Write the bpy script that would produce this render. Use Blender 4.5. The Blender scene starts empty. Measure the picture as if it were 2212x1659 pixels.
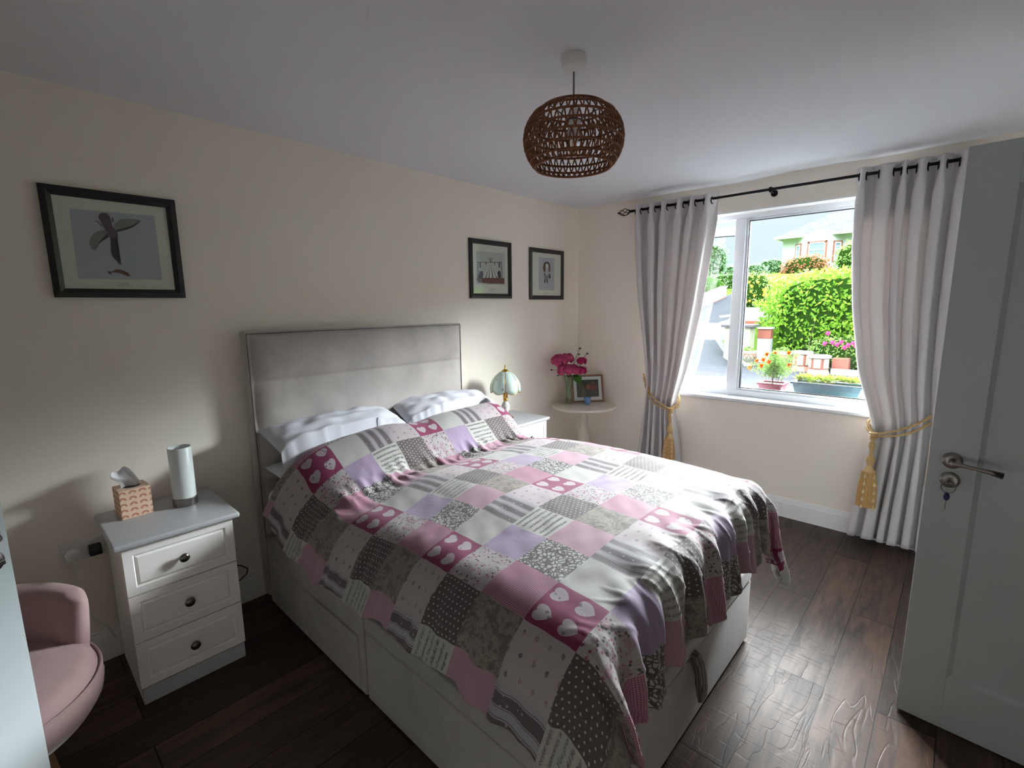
import bpy, bmesh, math, random
import numpy as np
from mathutils import Vector, Matrix
random.seed(7); RNG = np.random.default_rng(7)
S = bpy.context.scene; COL = S.collection; D = bpy.data
PI = math.pi

# ---------------------------------------------------------------- camera
cam = D.objects.new('camera', D.cameras.new('camera')); COL.objects.link(cam)
cam.data.sensor_width = 36; cam.data.lens = 36*1038.6/2212; cam.data.clip_start = .02; cam.data.clip_end = 400
yaw, pit, rol = math.radians(42.894), math.radians(-9.12), math.radians(-.628)
fw = Vector((-math.sin(yaw)*math.cos(pit), math.cos(yaw)*math.cos(pit), math.sin(pit)))
rt = fw.cross(Vector((0, 0, 1))).normalized(); up = rt.cross(fw)
r2 = math.cos(rol)*rt + math.sin(rol)*up; u2 = -math.sin(rol)*rt + math.cos(rol)*up
cam.matrix_world = Matrix(((r2.x, u2.x, -fw.x, 2.648), (r2.y, u2.y, -fw.y, -3.771), (r2.z, u2.z, -fw.z, 1.5315), (0, 0, 0, 1)))
S.camera = cam

# ---------------------------------------------------------------- world, lights, exposure
S.view_settings.view_transform = 'Standard'; S.view_settings.look = 'None'
S.view_settings.gamma = 1; S.view_settings.use_curve_mapping = False
S.view_settings.exposure = 2.36
SKY_H, SKY_Z, BANK = .212, 2.1, 37.0     # sky luminance: low band, extra towards the zenith, bright bank added to light the room
S.cycles.max_bounces = 12; S.cycles.diffuse_bounces = 8; S.cycles.glossy_bounces = 4
S.cycles.transmission_bounces = 6; S.cycles.transparent_max_bounces = 12
S.cycles.sample_clamp_indirect = 8; S.cycles.caustics_reflective = False; S.cycles.caustics_refractive = False
S.cycles.use_denoising = True

w = D.worlds.new('overcast'); S.world = w; w.use_nodes = True; nt = w.node_tree; nt.nodes.clear()
def wn(t): return nt.nodes.new(t)
tc = wn('ShaderNodeTexCoord'); sp = wn('ShaderNodeSeparateXYZ'); nt.links.new(tc.outputs['Generated'], sp.inputs[0])
# overcast sky: cyan-white low down, an added bright bank above the window view to light the room, duller cloud behind
def wm(op, a, b=None, c=None):
    x = wn('ShaderNodeMath'); x.operation = op
    for i_, v_ in enumerate((a, b, c)):
        if v_ is None: continue
        if hasattr(v_, 'is_output'): nt.links.new(v_, x.inputs[i_])
        else: x.inputs[i_].default_value = v_
    return x.outputs[0]
def wr(v, a, b, lo=0., hi=1.):
    x = wn('ShaderNodeMapRange'); x.interpolation_type = 'SMOOTHSTEP'; nt.links.new(v, x.inputs[0])
    for i_, k_ in enumerate((a, b, lo, hi)): x.inputs[i_+1].default_value = k_
    return x.outputs[0]
zz, yy_ = sp.outputs[2], sp.outputs[1]
bank = wm('MULTIPLY', wm('MULTIPLY', wr(zz, .19, .29), wr(zz, .42, .62, 1., 0.)), wr(yy_, .32, .85))
lum = wm('ADD', wm('ADD', SKY_H, wr(zz, .16, .6, 0., SKY_Z)), wm('MULTIPLY', bank, BANK))
cr = wn('ShaderNodeValToRGB'); nt.links.new(zz, cr.inputs[0])
cr.color_ramp.elements[0].position = .1; cr.color_ramp.elements[0].color = (.78, .94, 1., 1)
cr.color_ramp.elements[1].position = .35; cr.color_ramp.elements[1].color = (.97, .98, 1, 1)
bgn = wn('ShaderNodeBackground'); ow = wn('ShaderNodeOutputWorld')
nt.links.new(cr.outputs[0], bgn.inputs[0]); nt.links.new(lum, bgn.inputs[1]); nt.links.new(bgn.outputs[0], ow.inputs[0])

sun = D.objects.new('sun', D.lights.new('sun', 'SUN')); COL.objects.link(sun)   # thin cloud: a very soft high sun behind the house
sun.data.energy = .5; sun.data.angle = math.radians(25); sun.data.color = (1, .97, .92)
sun.rotation_euler = (math.radians(38), math.radians(-12), 0)
por = D.objects.new('window_daylight_portal', D.lights.new('portal', 'AREA')); COL.objects.link(por)
por.data.shape = 'RECTANGLE'; por.data.size = 1.62; por.data.size_y = 1.40; por.data.cycles.is_portal = True
por.location = (1.65, .262, 1.515); por.rotation_euler = (math.radians(-90), 0, 0)

# ---------------------------------------------------------------- helpers
def link(o): COL.objects.link(o); return o
def srgb(c, a=1):
    f = lambda v: (v/255/12.92) if v/255 <= .04045 else ((v/255+.055)/1.055)**2.4
    return (f(c[0]), f(c[1]), f(c[2]), a)
class NT:
    """tiny expression builder for shader nodes"""
    def __init__(s, name):
        s.m = D.materials.new(name); s.m.use_nodes = True; s.t = s.m.node_tree
        s.b = s.t.nodes['Principled BSDF']; s.out = s.t.nodes['Material Output']
    def n(s, k, **kw):
        x = s.t.nodes.new(k)
        for a, b in kw.items(): setattr(x, a, b)
        return x
    def put(s, sock, v):
        if v is None: return
        if hasattr(v, 'is_output'): s.t.links.new(v, sock)
        else: sock.default_value = v
    def f(s, op, a, b=None, c=None):
        x = s.n('ShaderNodeMath', operation=op)
        for i, v in enumerate((a, b, c)): s.put(x.inputs[i], v)
        return x.outputs[0]
    def mix(s, fac, a, b):
        x = s.n('ShaderNodeMix', data_type='RGBA'); s.put(x.inputs[0], fac); s.put(x.inputs[6], a); s.put(x.inputs[7], b); return x.outputs[2]
    def xyz(s, v):
        x = s.n('ShaderNodeSeparateXYZ'); s.put(x.inputs[0], v); return x.outputs
    def comb(s, a, b, c=0.):
        x = s.n('ShaderNodeCombineXYZ'); s.put(x.inputs[0], a); s.put(x.inputs[1], b); s.put(x.inputs[2], c); return x.outputs[0]
    def coord(s, k='Object'): return s.n('ShaderNodeTexCoord').outputs[k]
    def noise(s, v, sc, det=3, dist=0.):
        x = s.n('ShaderNodeTexNoise'); s.put(x.inputs['Vector'], v); x.inputs['Scale'].default_value = sc
        x.inputs['Detail'].default_value = det; x.inputs['Distortion'].default_value = dist; return x.outputs[0]
    def vor(s, v, sc, feat='F1', rnd=1.):
        x = s.n('ShaderNodeTexVoronoi', feature=feat); s.put(x.inputs['Vector'], v); x.inputs['Scale'].default_value = sc
        x.inputs['Randomness'].default_value = rnd; return x.outputs
    def ramp(s, v, a, b, c=0., d=1.):
        x = s.n('ShaderNodeMapRange'); s.put(x.inputs[0], v)
        for i, k in enumerate((a, b, c, d)): x.inputs[i+1].default_value = k
        return x.outputs[0]
    def lt(s, a, b): return s.f('LESS_THAN', a, b)
    def gt(s, a, b): return s.f('GREATER_THAN', a, b)
    def mul(s, a, b): return s.f('MULTIPLY', a, b)
    def add(s, a, b): return s.f('ADD', a, b)
    def sub(s, a, b): return s.f('SUBTRACT', a, b)
    def fr(s, a): return s.f('FRACT', a)
    def band(s, v, a, b): return s.mul(s.gt(v, a), s.lt(v, b))
    def bump(s, h, st=.3, d=.01):
        x = s.n('ShaderNodeBump'); s.put(x.inputs['Height'], h); x.inputs['Strength'].default_value = st; x.inputs['Distance'].default_value = d
        s.t.links.new(x.outputs[0], s.b.inputs['Normal'])
    def set(s, **k):
        for a, b in k.items(): s.put(s.b.inputs[a.replace('_', ' ')], b)
        return s.m
def mat(name, c, rough=.5, metal=0., var=.06, vs=8., bump=0., bs=60., spec=.5, sheen=0., coat=0.):
    """plain procedural material: base colour with slight noise variation and optional bump"""
    N = NT(name); o = N.coord(); a = srgb(c)
    lo = tuple(v*(1-var) for v in a[:3])+(1,); hi = tuple(min(1, v*(1+var)) for v in a[:3])+(1,)
    N.set(Base_Color=N.mix(N.noise(o, vs), lo, hi), Roughness=rough, Metallic=metal)
    N.b.inputs['Specular IOR Level'].default_value = spec
    if sheen: N.b.inputs['Sheen Weight'].default_value = sheen; N.b.inputs['Sheen Roughness'].default_value = .4
    if coat: N.b.inputs['Coat Weight'].default_value = coat
    if bump: N.bump(N.noise(o, bs, 4), bump, .004)
    return N.m

def wloc(o):
    v = Vector((0, 0, 0))
    while o: v += o.location; o = o.parent
    return v
def tag(o, label=None, cat=None, group=None, kind=None):
    for k, v in (('label', label), ('category', cat), ('group', group), ('kind', kind)):
        if v: o[k] = v
    return o
def thing(name, label, cat, loc, group=None):
    o = link(D.objects.new(name, None)); o.location = loc; o.empty_display_size = .05
    return tag(o, label, cat, group)
def obj(name, geo, m, parent=None, smooth=False, label=None, cat=None, group=None, kind=None, loc=None, bevel=0, bseg=2, uv=None):
    """geo = (verts, faces[, face material index]) in world coordinates, linked as ONE mesh object"""
    v, f = geo[0], geo[1]
    me = D.meshes.new(name); base = wloc(parent) if parent else Vector(loc or (0, 0, 0))
    V = np.asarray(v, dtype=float).reshape(-1, 3) - np.array(base)
    me.from_pydata(V.tolist(), [], [tuple(int(i) for i in q) for q in f])
    for x in (m if isinstance(m, (list, tuple)) else [m]): me.materials.append(x)
    if len(geo) > 2 and geo[2] is not None: me.polygons.foreach_set('material_index', np.asarray(geo[2], dtype=np.int32))
    if uv is not None:
        l = me.uv_layers.new(name='UVMap'); idx = np.empty(len(me.loops), dtype=np.int32); me.loops.foreach_get('vertex_index', idx)
        l.data.foreach_set('uv', np.asarray(uv, dtype=np.float32)[idx].ravel())
    if bevel:
        b = bmesh.new(); b.from_mesh(me)
        bmesh.ops.bevel(b, geom=[e for e in b.edges if len(e.link_faces) == 2 and e.calc_face_angle(0) > .6], offset=bevel, segments=bseg, profile=.6, affect='EDGES', clamp_overlap=True)
        b.to_mesh(me); b.free(); smooth = smooth or bseg > 2
    if smooth: me.polygons.foreach_set('use_smooth', [True]*len(me.polygons))
    me.validate(); me.update()
    o = link(D.objects.new(name, me))
    if parent: o.parent = parent
    else: o.location = base
    return tag(o, label, cat, group, kind)
def cat_geo(*gs):
    V, F, I, n = [], [], [], 0
    for g in gs:
        V.append(np.asarray(g[0], dtype=float).reshape(-1, 3)); F += [tuple(i+n for i in q) for q in g[1]]
        I += list(g[2]) if len(g) > 2 and g[2] is not None else [0]*len(g[1]); n += len(V[-1])
    return np.concatenate(V), F, I
def box(x0, x1, y0, y1, z0, z1, mi=0):
    v = [(x, y, z) for z in (z0, z1) for y in (y0, y1) for x in (x0, x1)]
    f = [(0, 2, 3, 1), (4, 5, 7, 6), (0, 1, 5, 4), (2, 6, 7, 3), (0, 4, 6, 2), (1, 3, 7, 5)]
    return v, f, [mi]*6
def xf(g, M):
    V = np.asarray(g[0], dtype=float).reshape(-1, 3); A = np.array(M.to_4x4())
    return (V @ A[:3, :3].T + A[:3, 3],)+tuple(g[1:])
def lathe(prof, c=(0, 0, 0), n=32, cap=True, mi=0):
    """prof: [(r, z)] bottom to top"""
    V, F = [], []
    for r, z in prof:
        for k in range(n): a = 2*PI*k/n; V.append((c[0]+r*math.cos(a), c[1]+r*math.sin(a), c[2]+z))
    for i in range(len(prof)-1):
        for k in range(n): a, b = i*n+k, i*n+(k+1) % n; F.append((a, b, b+n, a+n))
    if cap:
        F.append(tuple(range(n-1, -1, -1))); F.append(tuple((len(prof)-1)*n+k for k in range(n)))
    return V, F, [mi]*len(F)
def tube(pts, r, n=8, closed=False, mi=0):
    P = [Vector(p) for p in pts]; L = len(P); R = r if hasattr(r, '__len__') else [r]*L
    V, F = [], []; prev = None
    for i, p in enumerate(P):
        if closed: t = P[(i+1) % L]-P[i-1]
        else: t = P[min(i+1, L-1)]-P[max(i-1, 0)]
        t = t.normalized() if t.length > 1e-9 else Vector((0, 0, 1))
        if prev is None: q = t.orthogonal().normalized()
        else: q = (prev-t*prev.dot(t)); q = q.normalized() if q.length > 1e-6 else t.orthogonal().normalized()
        prev = q; s = t.cross(q)
        for k in range(n): a = 2*PI*k/n; V.append(tuple(p+R[i]*(math.cos(a)*q+math.sin(a)*s)))
    for i in range(L if closed else L-1):
        for k in range(n):
            a, b = i*n+k, i*n+(k+1) % n; c_, d_ = ((i+1) % L)*n+(k+1) % n, ((i+1) % L)*n+k; F.append((a, b, c_, d_))
    if not closed: F.append(tuple(range(n-1, -1, -1))); F.append(tuple((L-1)*n+k for k in range(n)))
    return V, F, [mi]*len(F)
def ring(c, R, r, axis='z', n=24, m=6, mi=0):
    P = []
    for k in range(n):
        a = 2*PI*k/n; u, v = R*math.cos(a), R*math.sin(a)
        P.append({'z': (c[0]+u, c[1]+v, c[2]), 'x': (c[0], c[1]+u, c[2]+v), 'y': (c[0]+u, c[1], c[2]+v)}[axis])
    return tube(P, r, m, True, mi)
def sphere(c, r, n=16, m=10, mi=0):
    rx, ry, rz = r if hasattr(r, '__len__') else (r, r, r)
    V, F = [], []
    for i in range(1, m):
        t = PI*i/m
        for k in range(n): a = 2*PI*k/n; V.append((c[0]+rx*math.sin(t)*math.cos(a), c[1]+ry*math.sin(t)*math.sin(a), c[2]+rz*math.cos(t)))
    V += [(c[0], c[1], c[2]+rz), (c[0], c[1], c[2]-rz)]; T, B = len(V)-2, len(V)-1
    for i in range(m-2):
        for k in range(n): a, b = i*n+k, i*n+(k+1) % n; F.append((a, a+n, b+n, b))
    for k in range(n): F.append((T, k, (k+1) % n)); F.append((B, (m-2)*n+(k+1) % n, (m-2)*n+k))
    return V, F, [mi]*len(F)
def prism(poly, z0, z1, mi=0):
    n = len(poly); V = [(x, y, z0) for x, y in poly]+[(x, y, z1) for x, y in poly]
    F = [tuple(range(n-1, -1, -1)), tuple(range(n, 2*n))]+[(i, (i+1) % n, n+(i+1) % n, n+i) for i in range(n)]
    return V, F, [mi]*len(F)
def grid_faces(a, b, off=0, flip=False):
    i = np.arange(a-1)[:, None]*b+np.arange(b-1)[None, :]; i = i.ravel()+off
    q = np.stack([i, i+1, i+b+1, i+b] if flip else [i, i+b, i+b+1, i+1], 1); return q.tolist()
def snoise(x, y, seed, fmin, fmax, n=24):
    r = np.random.default_rng(seed); o = np.zeros_like(x)
    for _ in range(n):
        f = r.uniform(fmin, fmax); a = r.uniform(0, 2*PI); o = o+np.sin(2*PI*f*(x*np.cos(a)+y*np.sin(a))+r.uniform(0, 6.28))
    return o/np.sqrt(n/2)
def ss(x, a, b):
    t = np.clip((x-a)/(b-a), 0, 1); return t*t*(3-2*t)

# ---------------------------------------------------------------- materials
M = {}
N = NT('cream_wall_paint'); o = N.coord()
N.set(Base_Color=N.mix(N.noise(o, 1.5), srgb((238, 230, 219)), srgb((241, 234, 223))), Roughness=.85)
N.bump(N.add(N.noise(o, 260, 2), N.mul(N.noise(o, 30, 2), .6)), .12, .002); M['wall'] = N.m
N = NT('ceiling_paint'); o = N.coord()
N.set(Base_Color=N.mix(N.noise(o, 1.2), srgb((222, 224, 230)), srgb((227, 229, 235))), Roughness=.9)
N.bump(N.noise(o, 120, 3), .08, .002); M['ceil'] = N.m
M['trim'] = mat('white_gloss_trim', (236, 236, 236), .35, var=.02)
M['door'] = mat('white_satin_door', (196, 205, 209), .45, var=.02, bump=.03, bs=90)
M['upvc'] = mat('white_window_plastic', (212, 216, 220), .3, var=.01)
M['gasket'] = mat('black_rubber', (20, 22, 26), .6)
N = NT('laminate_floor'); x, y, z = N.xyz(N.coord())
px = N.f('DIVIDE', N.sub(x, 2.22), .17); ix = N.f('FLOOR', px); fx = N.fr(px)
py = N.add(N.f('DIVIDE', N.add(y, 1.665), 1.27), N.mul(N.f('FLOORED_MODULO', ix, 2.), .49)); iy = N.f('FLOOR', py); fy = N.fr(py)
wn_ = N.n('ShaderNodeTexWhiteNoise', noise_dimensions='2D'); N.put(wn_.inputs[0], N.comb(ix, iy)); rnd = wn_.outputs[0]
gv = N.comb(N.add(N.mul(x, 9.), N.mul(rnd, 30.)), N.mul(y, 1.1), N.mul(rnd, 7.))
g1 = N.noise(gv, 2.4, 6, 1.2); g2 = N.noise(N.comb(N.mul(x, 60.), N.mul(y, 4.), rnd), 2.5, 3)
base = N.mix(rnd, srgb((58, 47, 43)), srgb((98, 77, 66)))
base = N.mix(N.ramp(g1, .35, .7), base, srgb((58, 52, 51))); base = N.mix(N.mul(N.ramp(g2, .45, .7), .16), base, srgb((120, 104, 94)))
ln = N.f('MAXIMUM', N.f('MAXIMUM', N.lt(fx, .012), N.gt(fx, .992)), N.f('MAXIMUM', N.lt(fy, .002), N.gt(fy, .9985)))
saw = N.noise(N.comb(N.mul(x, 7.), N.mul(y, 60.), N.mul(rnd, 9.)), 1.3, 2)
base = N.mix(ln, base, srgb((24, 20, 20)))
N.set(Base_Color=base, Roughness=N.ramp(g1, .3, .7, .36, .46)); N.b.inputs['Specular IOR Level'].default_value = .13
wv = N.f('ABSOLUTE', N.sub(N.noise(N.comb(N.mul(x, 8.), N.mul(y, 1.6), N.mul(rnd, 13.)), 1.5, 2, .6), .5)); hh = N.sub(N.add(N.add(N.mul(N.ramp(wv, .0, .02), .5), N.mul(N.ramp(saw, .60, .64, 1., 0.), .7)), N.mul(g2, .12)), N.mul(ln, 1.6)); N.bump(hh, .35, .0022); M['floor'] = N.m
def velvet(name, a, b):
    N = NT(name); o = N.coord(); k = N.noise(o, 5, 4, .6)
    N.set(Base_Color=N.mix(N.ramp(k, .35, .65), srgb(a), srgb(b)), Roughness=.8, Sheen_Weight=.5, Sheen_Roughness=.35)
    N.bump(N.add(N.noise(o, 420, 2), N.mul(k, .5)), .12, .002); return N.m
M['velvet'] = velvet('grey_crushed_velvet', (168, 162, 158), (184, 177, 173))
M['shadedvelvet'] = velvet('grey_velvet_shaded', (144, 140, 139), (158, 154, 152))  # bed velvet again; shade low on the base put into the colour
M['pinkvelvet'] = velvet('dusty_pink_velvet', (152, 124, 126), (166, 137, 137))
M['seam'] = mat('dark_seam', (92, 87, 86), .8)
M['linen'] = mat('white_pillow_cotton', (196, 197, 205), .85, var=.02, bump=.1, bs=300)
M['mattress'] = mat('white_mattress_ticking', (222, 222, 222), .85)
N = NT('light_grey_curtain'); o = N.coord()
N.set(Base_Color=N.mix(N.noise(o, 90, 4), srgb((216, 212, 213)), srgb((225, 221, 221))), Roughness=.85, Sheen_Weight=.25); N.bump(N.noise(o, 500, 2), .15, .001)
tr = N.n('ShaderNodeBsdfTranslucent'); tr.inputs[0].default_value = srgb((190, 182, 178)); mx = N.n('ShaderNodeMixShader'); mx.inputs[0].default_value = .13
N.t.links.new(N.b.outputs[0], mx.inputs[1]); N.t.links.new(tr.outputs[0], mx.inputs[2]); N.t.links.new(mx.outputs[0], N.out.inputs[0]); M['curtain'] = N.m
M['iron'] = mat('black_iron', (22, 22, 24), .45, .6)
M['rope'] = mat('gold_rope', (196, 164, 112), .7, var=.25, vs=120, bump=.4, bs=300)
M['fringe'] = mat('gold_tassel_fringe', (190, 150, 92), .75, var=.3, vs=180, bump=.5, bs=260)
M['fringe2'] = mat('cream_tassel', (216, 196, 158), .75, var=.15, vs=90)
M['white_furn'] = mat('white_bedside_paint', (238, 236, 234), .42, var=.02)
M['grey_top'] = mat('pale_grey_top', (178, 180, 184), .38, var=.02)
M['pewter'] = mat('pewter_metal', (118, 112, 108), .28, 1.)
M['steel'] = mat('brushed_steel', (150, 145, 142), .32, 1., bump=.05, bs=200)
M['brass'] = mat('polished_brass', (196, 152, 78), .22, 1.)
M['frosted'] = mat('white_frosted_glass', (214, 220, 220), .35, var=.02, spec=.5)
M['blackframe'] = mat('black_wood_frame', (34, 31, 33), .38, var=.2, vs=30)
M['mount'] = mat('ivory_mount_card', (228, 228, 218), .8, var=.02)
M['print_blue'] = mat('grey_blue_print', (186, 192, 203), .8, var=.03, vs=6)
M['print_white'] = mat('pale_print', (196, 200, 198), .8, var=.03)
M['ink'] = mat('print_ink_dark', (54, 46, 54), .8, var=.35, vs=40)
M['ink2'] = mat('print_ink_mauve', (104, 84, 100), .8, var=.3, vs=40)
M['ink3'] = mat('print_ink_grey', (130, 136, 134), .8, var=.3, vs=60)
M['ink4'] = mat('print_ink_russet', (120, 78, 70), .8, var=.3, vs=60)
M['plastic'] = mat('white_plastic', (224, 224, 224), .35, var=.01)
M['blackpl'] = mat('black_plastic', (24, 24, 26), .4)
M['wicker'] = mat('brown_twisted_paper', (134, 84, 56), .75, var=.3, vs=60, bump=.4, bs=300)
M['tablewhite'] = mat('cream_painted_table', (206, 198, 186), .5, var=.06, vs=14, bump=.06, bs=60)
M['tissue'] = mat('white_tissue', (236, 236, 240), .9, var=.01)
M['walnut'] = mat('reddish_wood', (132, 90, 70), .45, var=.2, vs=30)
M['oakleg'] = mat('beech_leg', (150, 120, 90), .45, var=.2, vs=30)
M['stem'] = mat('green_stem', (70, 104, 48), .6, var=.2)
M['rose'] = None
def petal(name, a, b, tl=.25):
    N = NT(name); g = N.n('ShaderNodeNewGeometry').outputs['Random Per Island']
    c = N.mix(g, srgb(a), srgb(b)); N.set(Base_Color=c, Roughness=.6); N.b.inputs['Specular IOR Level'].default_value = .15
    tr = N.n('ShaderNodeBsdfTranslucent'); N.put(tr.inputs[0], c); mx = N.n('ShaderNodeMixShader'); mx.inputs[0].default_value = tl
    N.t.links.new(N.b.outputs[0], mx.inputs[1]); N.t.links.new(tr.outputs[0], mx.inputs[2]); N.t.links.new(mx.outputs[0], N.out.inputs[0]); return N.m
M['pinkpetal'] = petal('deep_pink_petals', (176, 58, 104), (214, 96, 138))
M['magpetal'] = petal('magenta_petals', (176, 30, 92), (206, 62, 118))
def glassy(name, tint=(1, 1, 1), refl=.06, rough=0.):
    """thin clear glass: transmits straight, reflects by angle"""
    N = NT(name); N.t.nodes.remove(N.b)
    a = N.n('ShaderNodeBsdfTransparent'); a.inputs[0].default_value = (*tint, 1)
    g = N.n('ShaderNodeBsdfGlossy'); g.inputs['Roughness'].default_value = rough
    lw = N.n('ShaderNodeLayerWeight'); lw.inputs[0].default_value = .5
    mx = N.n('ShaderNodeMixShader'); N.put(mx.inputs[0], N.add(.035, N.mul(N.f('POWER', lw.outputs['Facing'], 5.), .9)))
    N.t.links.new(a.outputs[0], mx.inputs[1]); N.t.links.new(g.outputs[0], mx.inputs[2]); N.t.links.new(mx.outputs[0], N.out.inputs[0]); return N.m
M['glass'] = glassy('clear_window_glass', (.97, .99, .985))
M['picglass'] = glassy('picture_glass', (.96, .97, .96))
M['vaseglass'] = glassy('clear_vase_glass', (.90, .92, .88), rough=.02)
M['blueglass'] = mat('blue_glass', (96, 140, 190), .12, spec=.6, var=.05)

# ================================================================ the room shell
RX, RY, H = 3.42, -4.50, 2.4            # far right wall, back wall, ceiling height
def st(name, g, m, **k): return obj(name, g, m, kind='structure', **k)
st('floor', box(-.25, RX+.14, RY-.2, .25, -.12, 0), M['floor'])
# the ceiling sags and bulges a little where it meets the window wall
nx, ny = 60, 60; X, Y = np.meshgrid(np.linspace(-.0, RX, nx), np.linspace(RY, 0, ny), indexing='ij')
Z = H+.006*snoise(X, Y*.3, 3, .6, 1.6, 10)*ss(Y, -.35, -.02)*ss(X, .4, 1.)-.0
Z = np.minimum(Z, H+.004)
V = np.stack([X, Y, Z], -1).reshape(-1, 3); F = grid_faces(nx, ny, flip=True)
st('ceiling', cat_geo((V, F), box(-.25, RX+.14, RY-.2, .25, H+.012, H+.12)), M['ceil'], smooth=False)
st('wall_left', box(-.25, 0, RY-.2, .25, 0, H+.02), M['wall'])
WX0, WX1, WZ0, WZ1 = .85, 2.45, .80, 2.20
st('wall_window', cat_geo(box(0, WX0, 0, .25, 0, H+.02), box(WX1, RX, 0, .25, 0, H+.02), box(WX0, WX1, 0, .25, 0, WZ0), box(WX0, WX1, 0, .25, WZ1, H+.02)), M['wall'])
DY0, DY1, DH = -2.405, -1.635, 2.03            # the doorway of the right-hand door, open to a small unlit hall
st('wall_right', cat_geo(box(RX, RX+.14, RY-.2, DY0, 0, H+.02), box(RX, RX+.14, DY1, .25, 0, H+.02), box(RX, RX+.14, DY0, DY1, DH, H+.02)), M['wall'])
st('trim_1', cat_geo(box(RX-.015, RX+.155, DY0-.06, DY0+.015, 0, DH+.06), box(RX-.015, RX+.155, DY1-.012, DY1+.06, 0, DH+.06), box(RX-.015, RX+.155, DY0+.015, DY1-.012, DH-.012, DH+.06)), M['trim'], bevel=.003)
st('wall_hall', cat_geo(box(5.0, 5.1, -3.4, -.6, 0, H+.02), box(RX+.14, 5.0, -3.5, -3.4, 0, H+.02), box(RX+.14, 5.0, -.6, -.5, 0, H+.02)), M['wall'])
st('floor_hall', box(RX+.14, 5.1, -3.5, -.5, -.12, 0), M['floor']); st('ceiling_hall', box(RX+.14, 5.1, -3.5, -.5, H, H+.1), M['ceil'])
st('wall_back', box(0, RX, RY-.2, RY, 0, H+.02), M['wall'])
def skirting(name, pts):
    """two-step skirting board; pts = (x0,y0,x1,y1,nx,ny) wall line and inward normal"""
    x0, y0, x1, y1, nx, ny = pts; g = []
    for t, z0, z1 in ((.018, 0, .112), (.013, .112, .13), (.008, .13, .142)):
        xs, ys = sorted((x0, x1)), sorted((y0, y1))
        g.append(box(min(xs[0], xs[0]+nx*t), max(xs[1], xs[1]+nx*t), min(ys[0], ys[0]+ny*t), max(ys[1], ys[1]+ny*t), z0, z1))
    st(name, cat_geo(*g), M['trim'], bevel=.002)
skirting('baseboard_window', (0, 0, RX, 0, 0, -1)); skirting('baseboard_left', (0, RY, 0, -.019, 1, 0))
skirting('baseboard_back', (.02, RY, 1.5, RY, 0, 1)); skirting('baseboard_right', (RX, -1.57, RX, -.02, -1, 0))

# ---- window
win = link(D.objects.new('window_1', None)); win.location = (1.65, .13, .83); tag(win, kind='structure')
st('window_frame', cat_geo(box(WX0, WX0+.05, .10, .17, .83, WZ1), box(WX1-.05, WX1, .10, .17, .83, WZ1), box(WX0+.05, WX1-.05, .10, .17, .83, .875),
   box(WX0+.05, WX1-.05, .10, .17, 2.155, WZ1), box(1.346, 1.418, .098, .155, .875, 2.155),
   box(1.418, 1.434, .115, .155, .875, 2.155), box(2.388, 2.40, .115, .16, .875, 2.155), box(1.437, 2.388, .115, .16, .875, .892), box(1.437, 2.388, .115, .16, 2.14, 2.155)), M['upvc'], parent=win, bevel=.003)
st('window_reveal', cat_geo(box(WX0-.0, WX1, .0, .10, WZ1-.012, WZ1), box(WX0, WX0+.01, 0, .10, .83, WZ1-.012), box(WX1-.01, WX1, 0, .10, .83, WZ1-.012)), M['trim'], parent=win)
st('gasket', cat_geo(box(1.434, 1.440, .124, .150, .892, 2.14), box(2.384, 2.388, .128, .150, .892, 2.14), box(1.437, 2.388, .128, .150, .892, .898), box(1.437, 2.388, .128, .150, 2.136, 2.14)), M['gasket'], parent=win)
st('pane', box(1.438, 2.387, .137, .141, .894, 2.139), M['glass'], parent=win)
g = cat_geo(box(WX0-.05, WX1+.05, -.03, .12, .805, .832)); st('window_sill', g, M['upvc'], parent=win, bevel=.008, bseg=3)
st('outer_sill', box(WX0-.02, WX1+.02, .17, .46, .80, .83), M['upvc'], parent=win, bevel=.004)
# the casement on the left stands open, hinged on its left side
A = Matrix.Translation((.902, .165, 0)) @ Matrix.Rotation(math.radians(12), 4, 'Z')
sx, sz0, sz1, rw = .485, .882, 2.12, .062
cas = st('casement', xf(cat_geo(box(0, rw, -.03, .03, sz0, sz1), box(sx-rw, sx, -.03, .03, sz0, sz1), box(rw, sx-rw, -.03, .03, sz0, sz0+rw), box(rw, sx-rw, -.03, .03, sz1-rw, sz1)), A), M['upvc'], parent=win, bevel=.004)
st('casement_gasket', xf(cat_geo(box(rw, rw+.004, -.014, .012, sz0+rw, sz1-rw), box(sx-rw-.004, sx-rw, -.014, .012, sz0+rw, sz1-rw), box(rw, sx-rw, -.014, .012, sz0+rw, sz0+rw+.004), box(rw, sx-rw, -.014, .012, sz1-rw-.004, sz1-rw)), A), M['gasket'], parent=cas)
st('casement_pane', xf(box(rw+.001, sx-rw-.001, -.003, .003, sz0+rw, sz1-rw), A), M['glass'], parent=cas)
st('casement_handle', xf(cat_geo(box(sx-.045, sx-.02, -.05, -.03, 1.40, 1.50), tube([(sx-.033, -.05, 1.45), (sx-.033, -.075, 1.45), (sx-.06, -.08, 1.447), (sx-.15, -.078, 1.435)], [.008, .008, .009, .007], 8)), A), M['upvc'], parent=cas, smooth=True)

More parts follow.
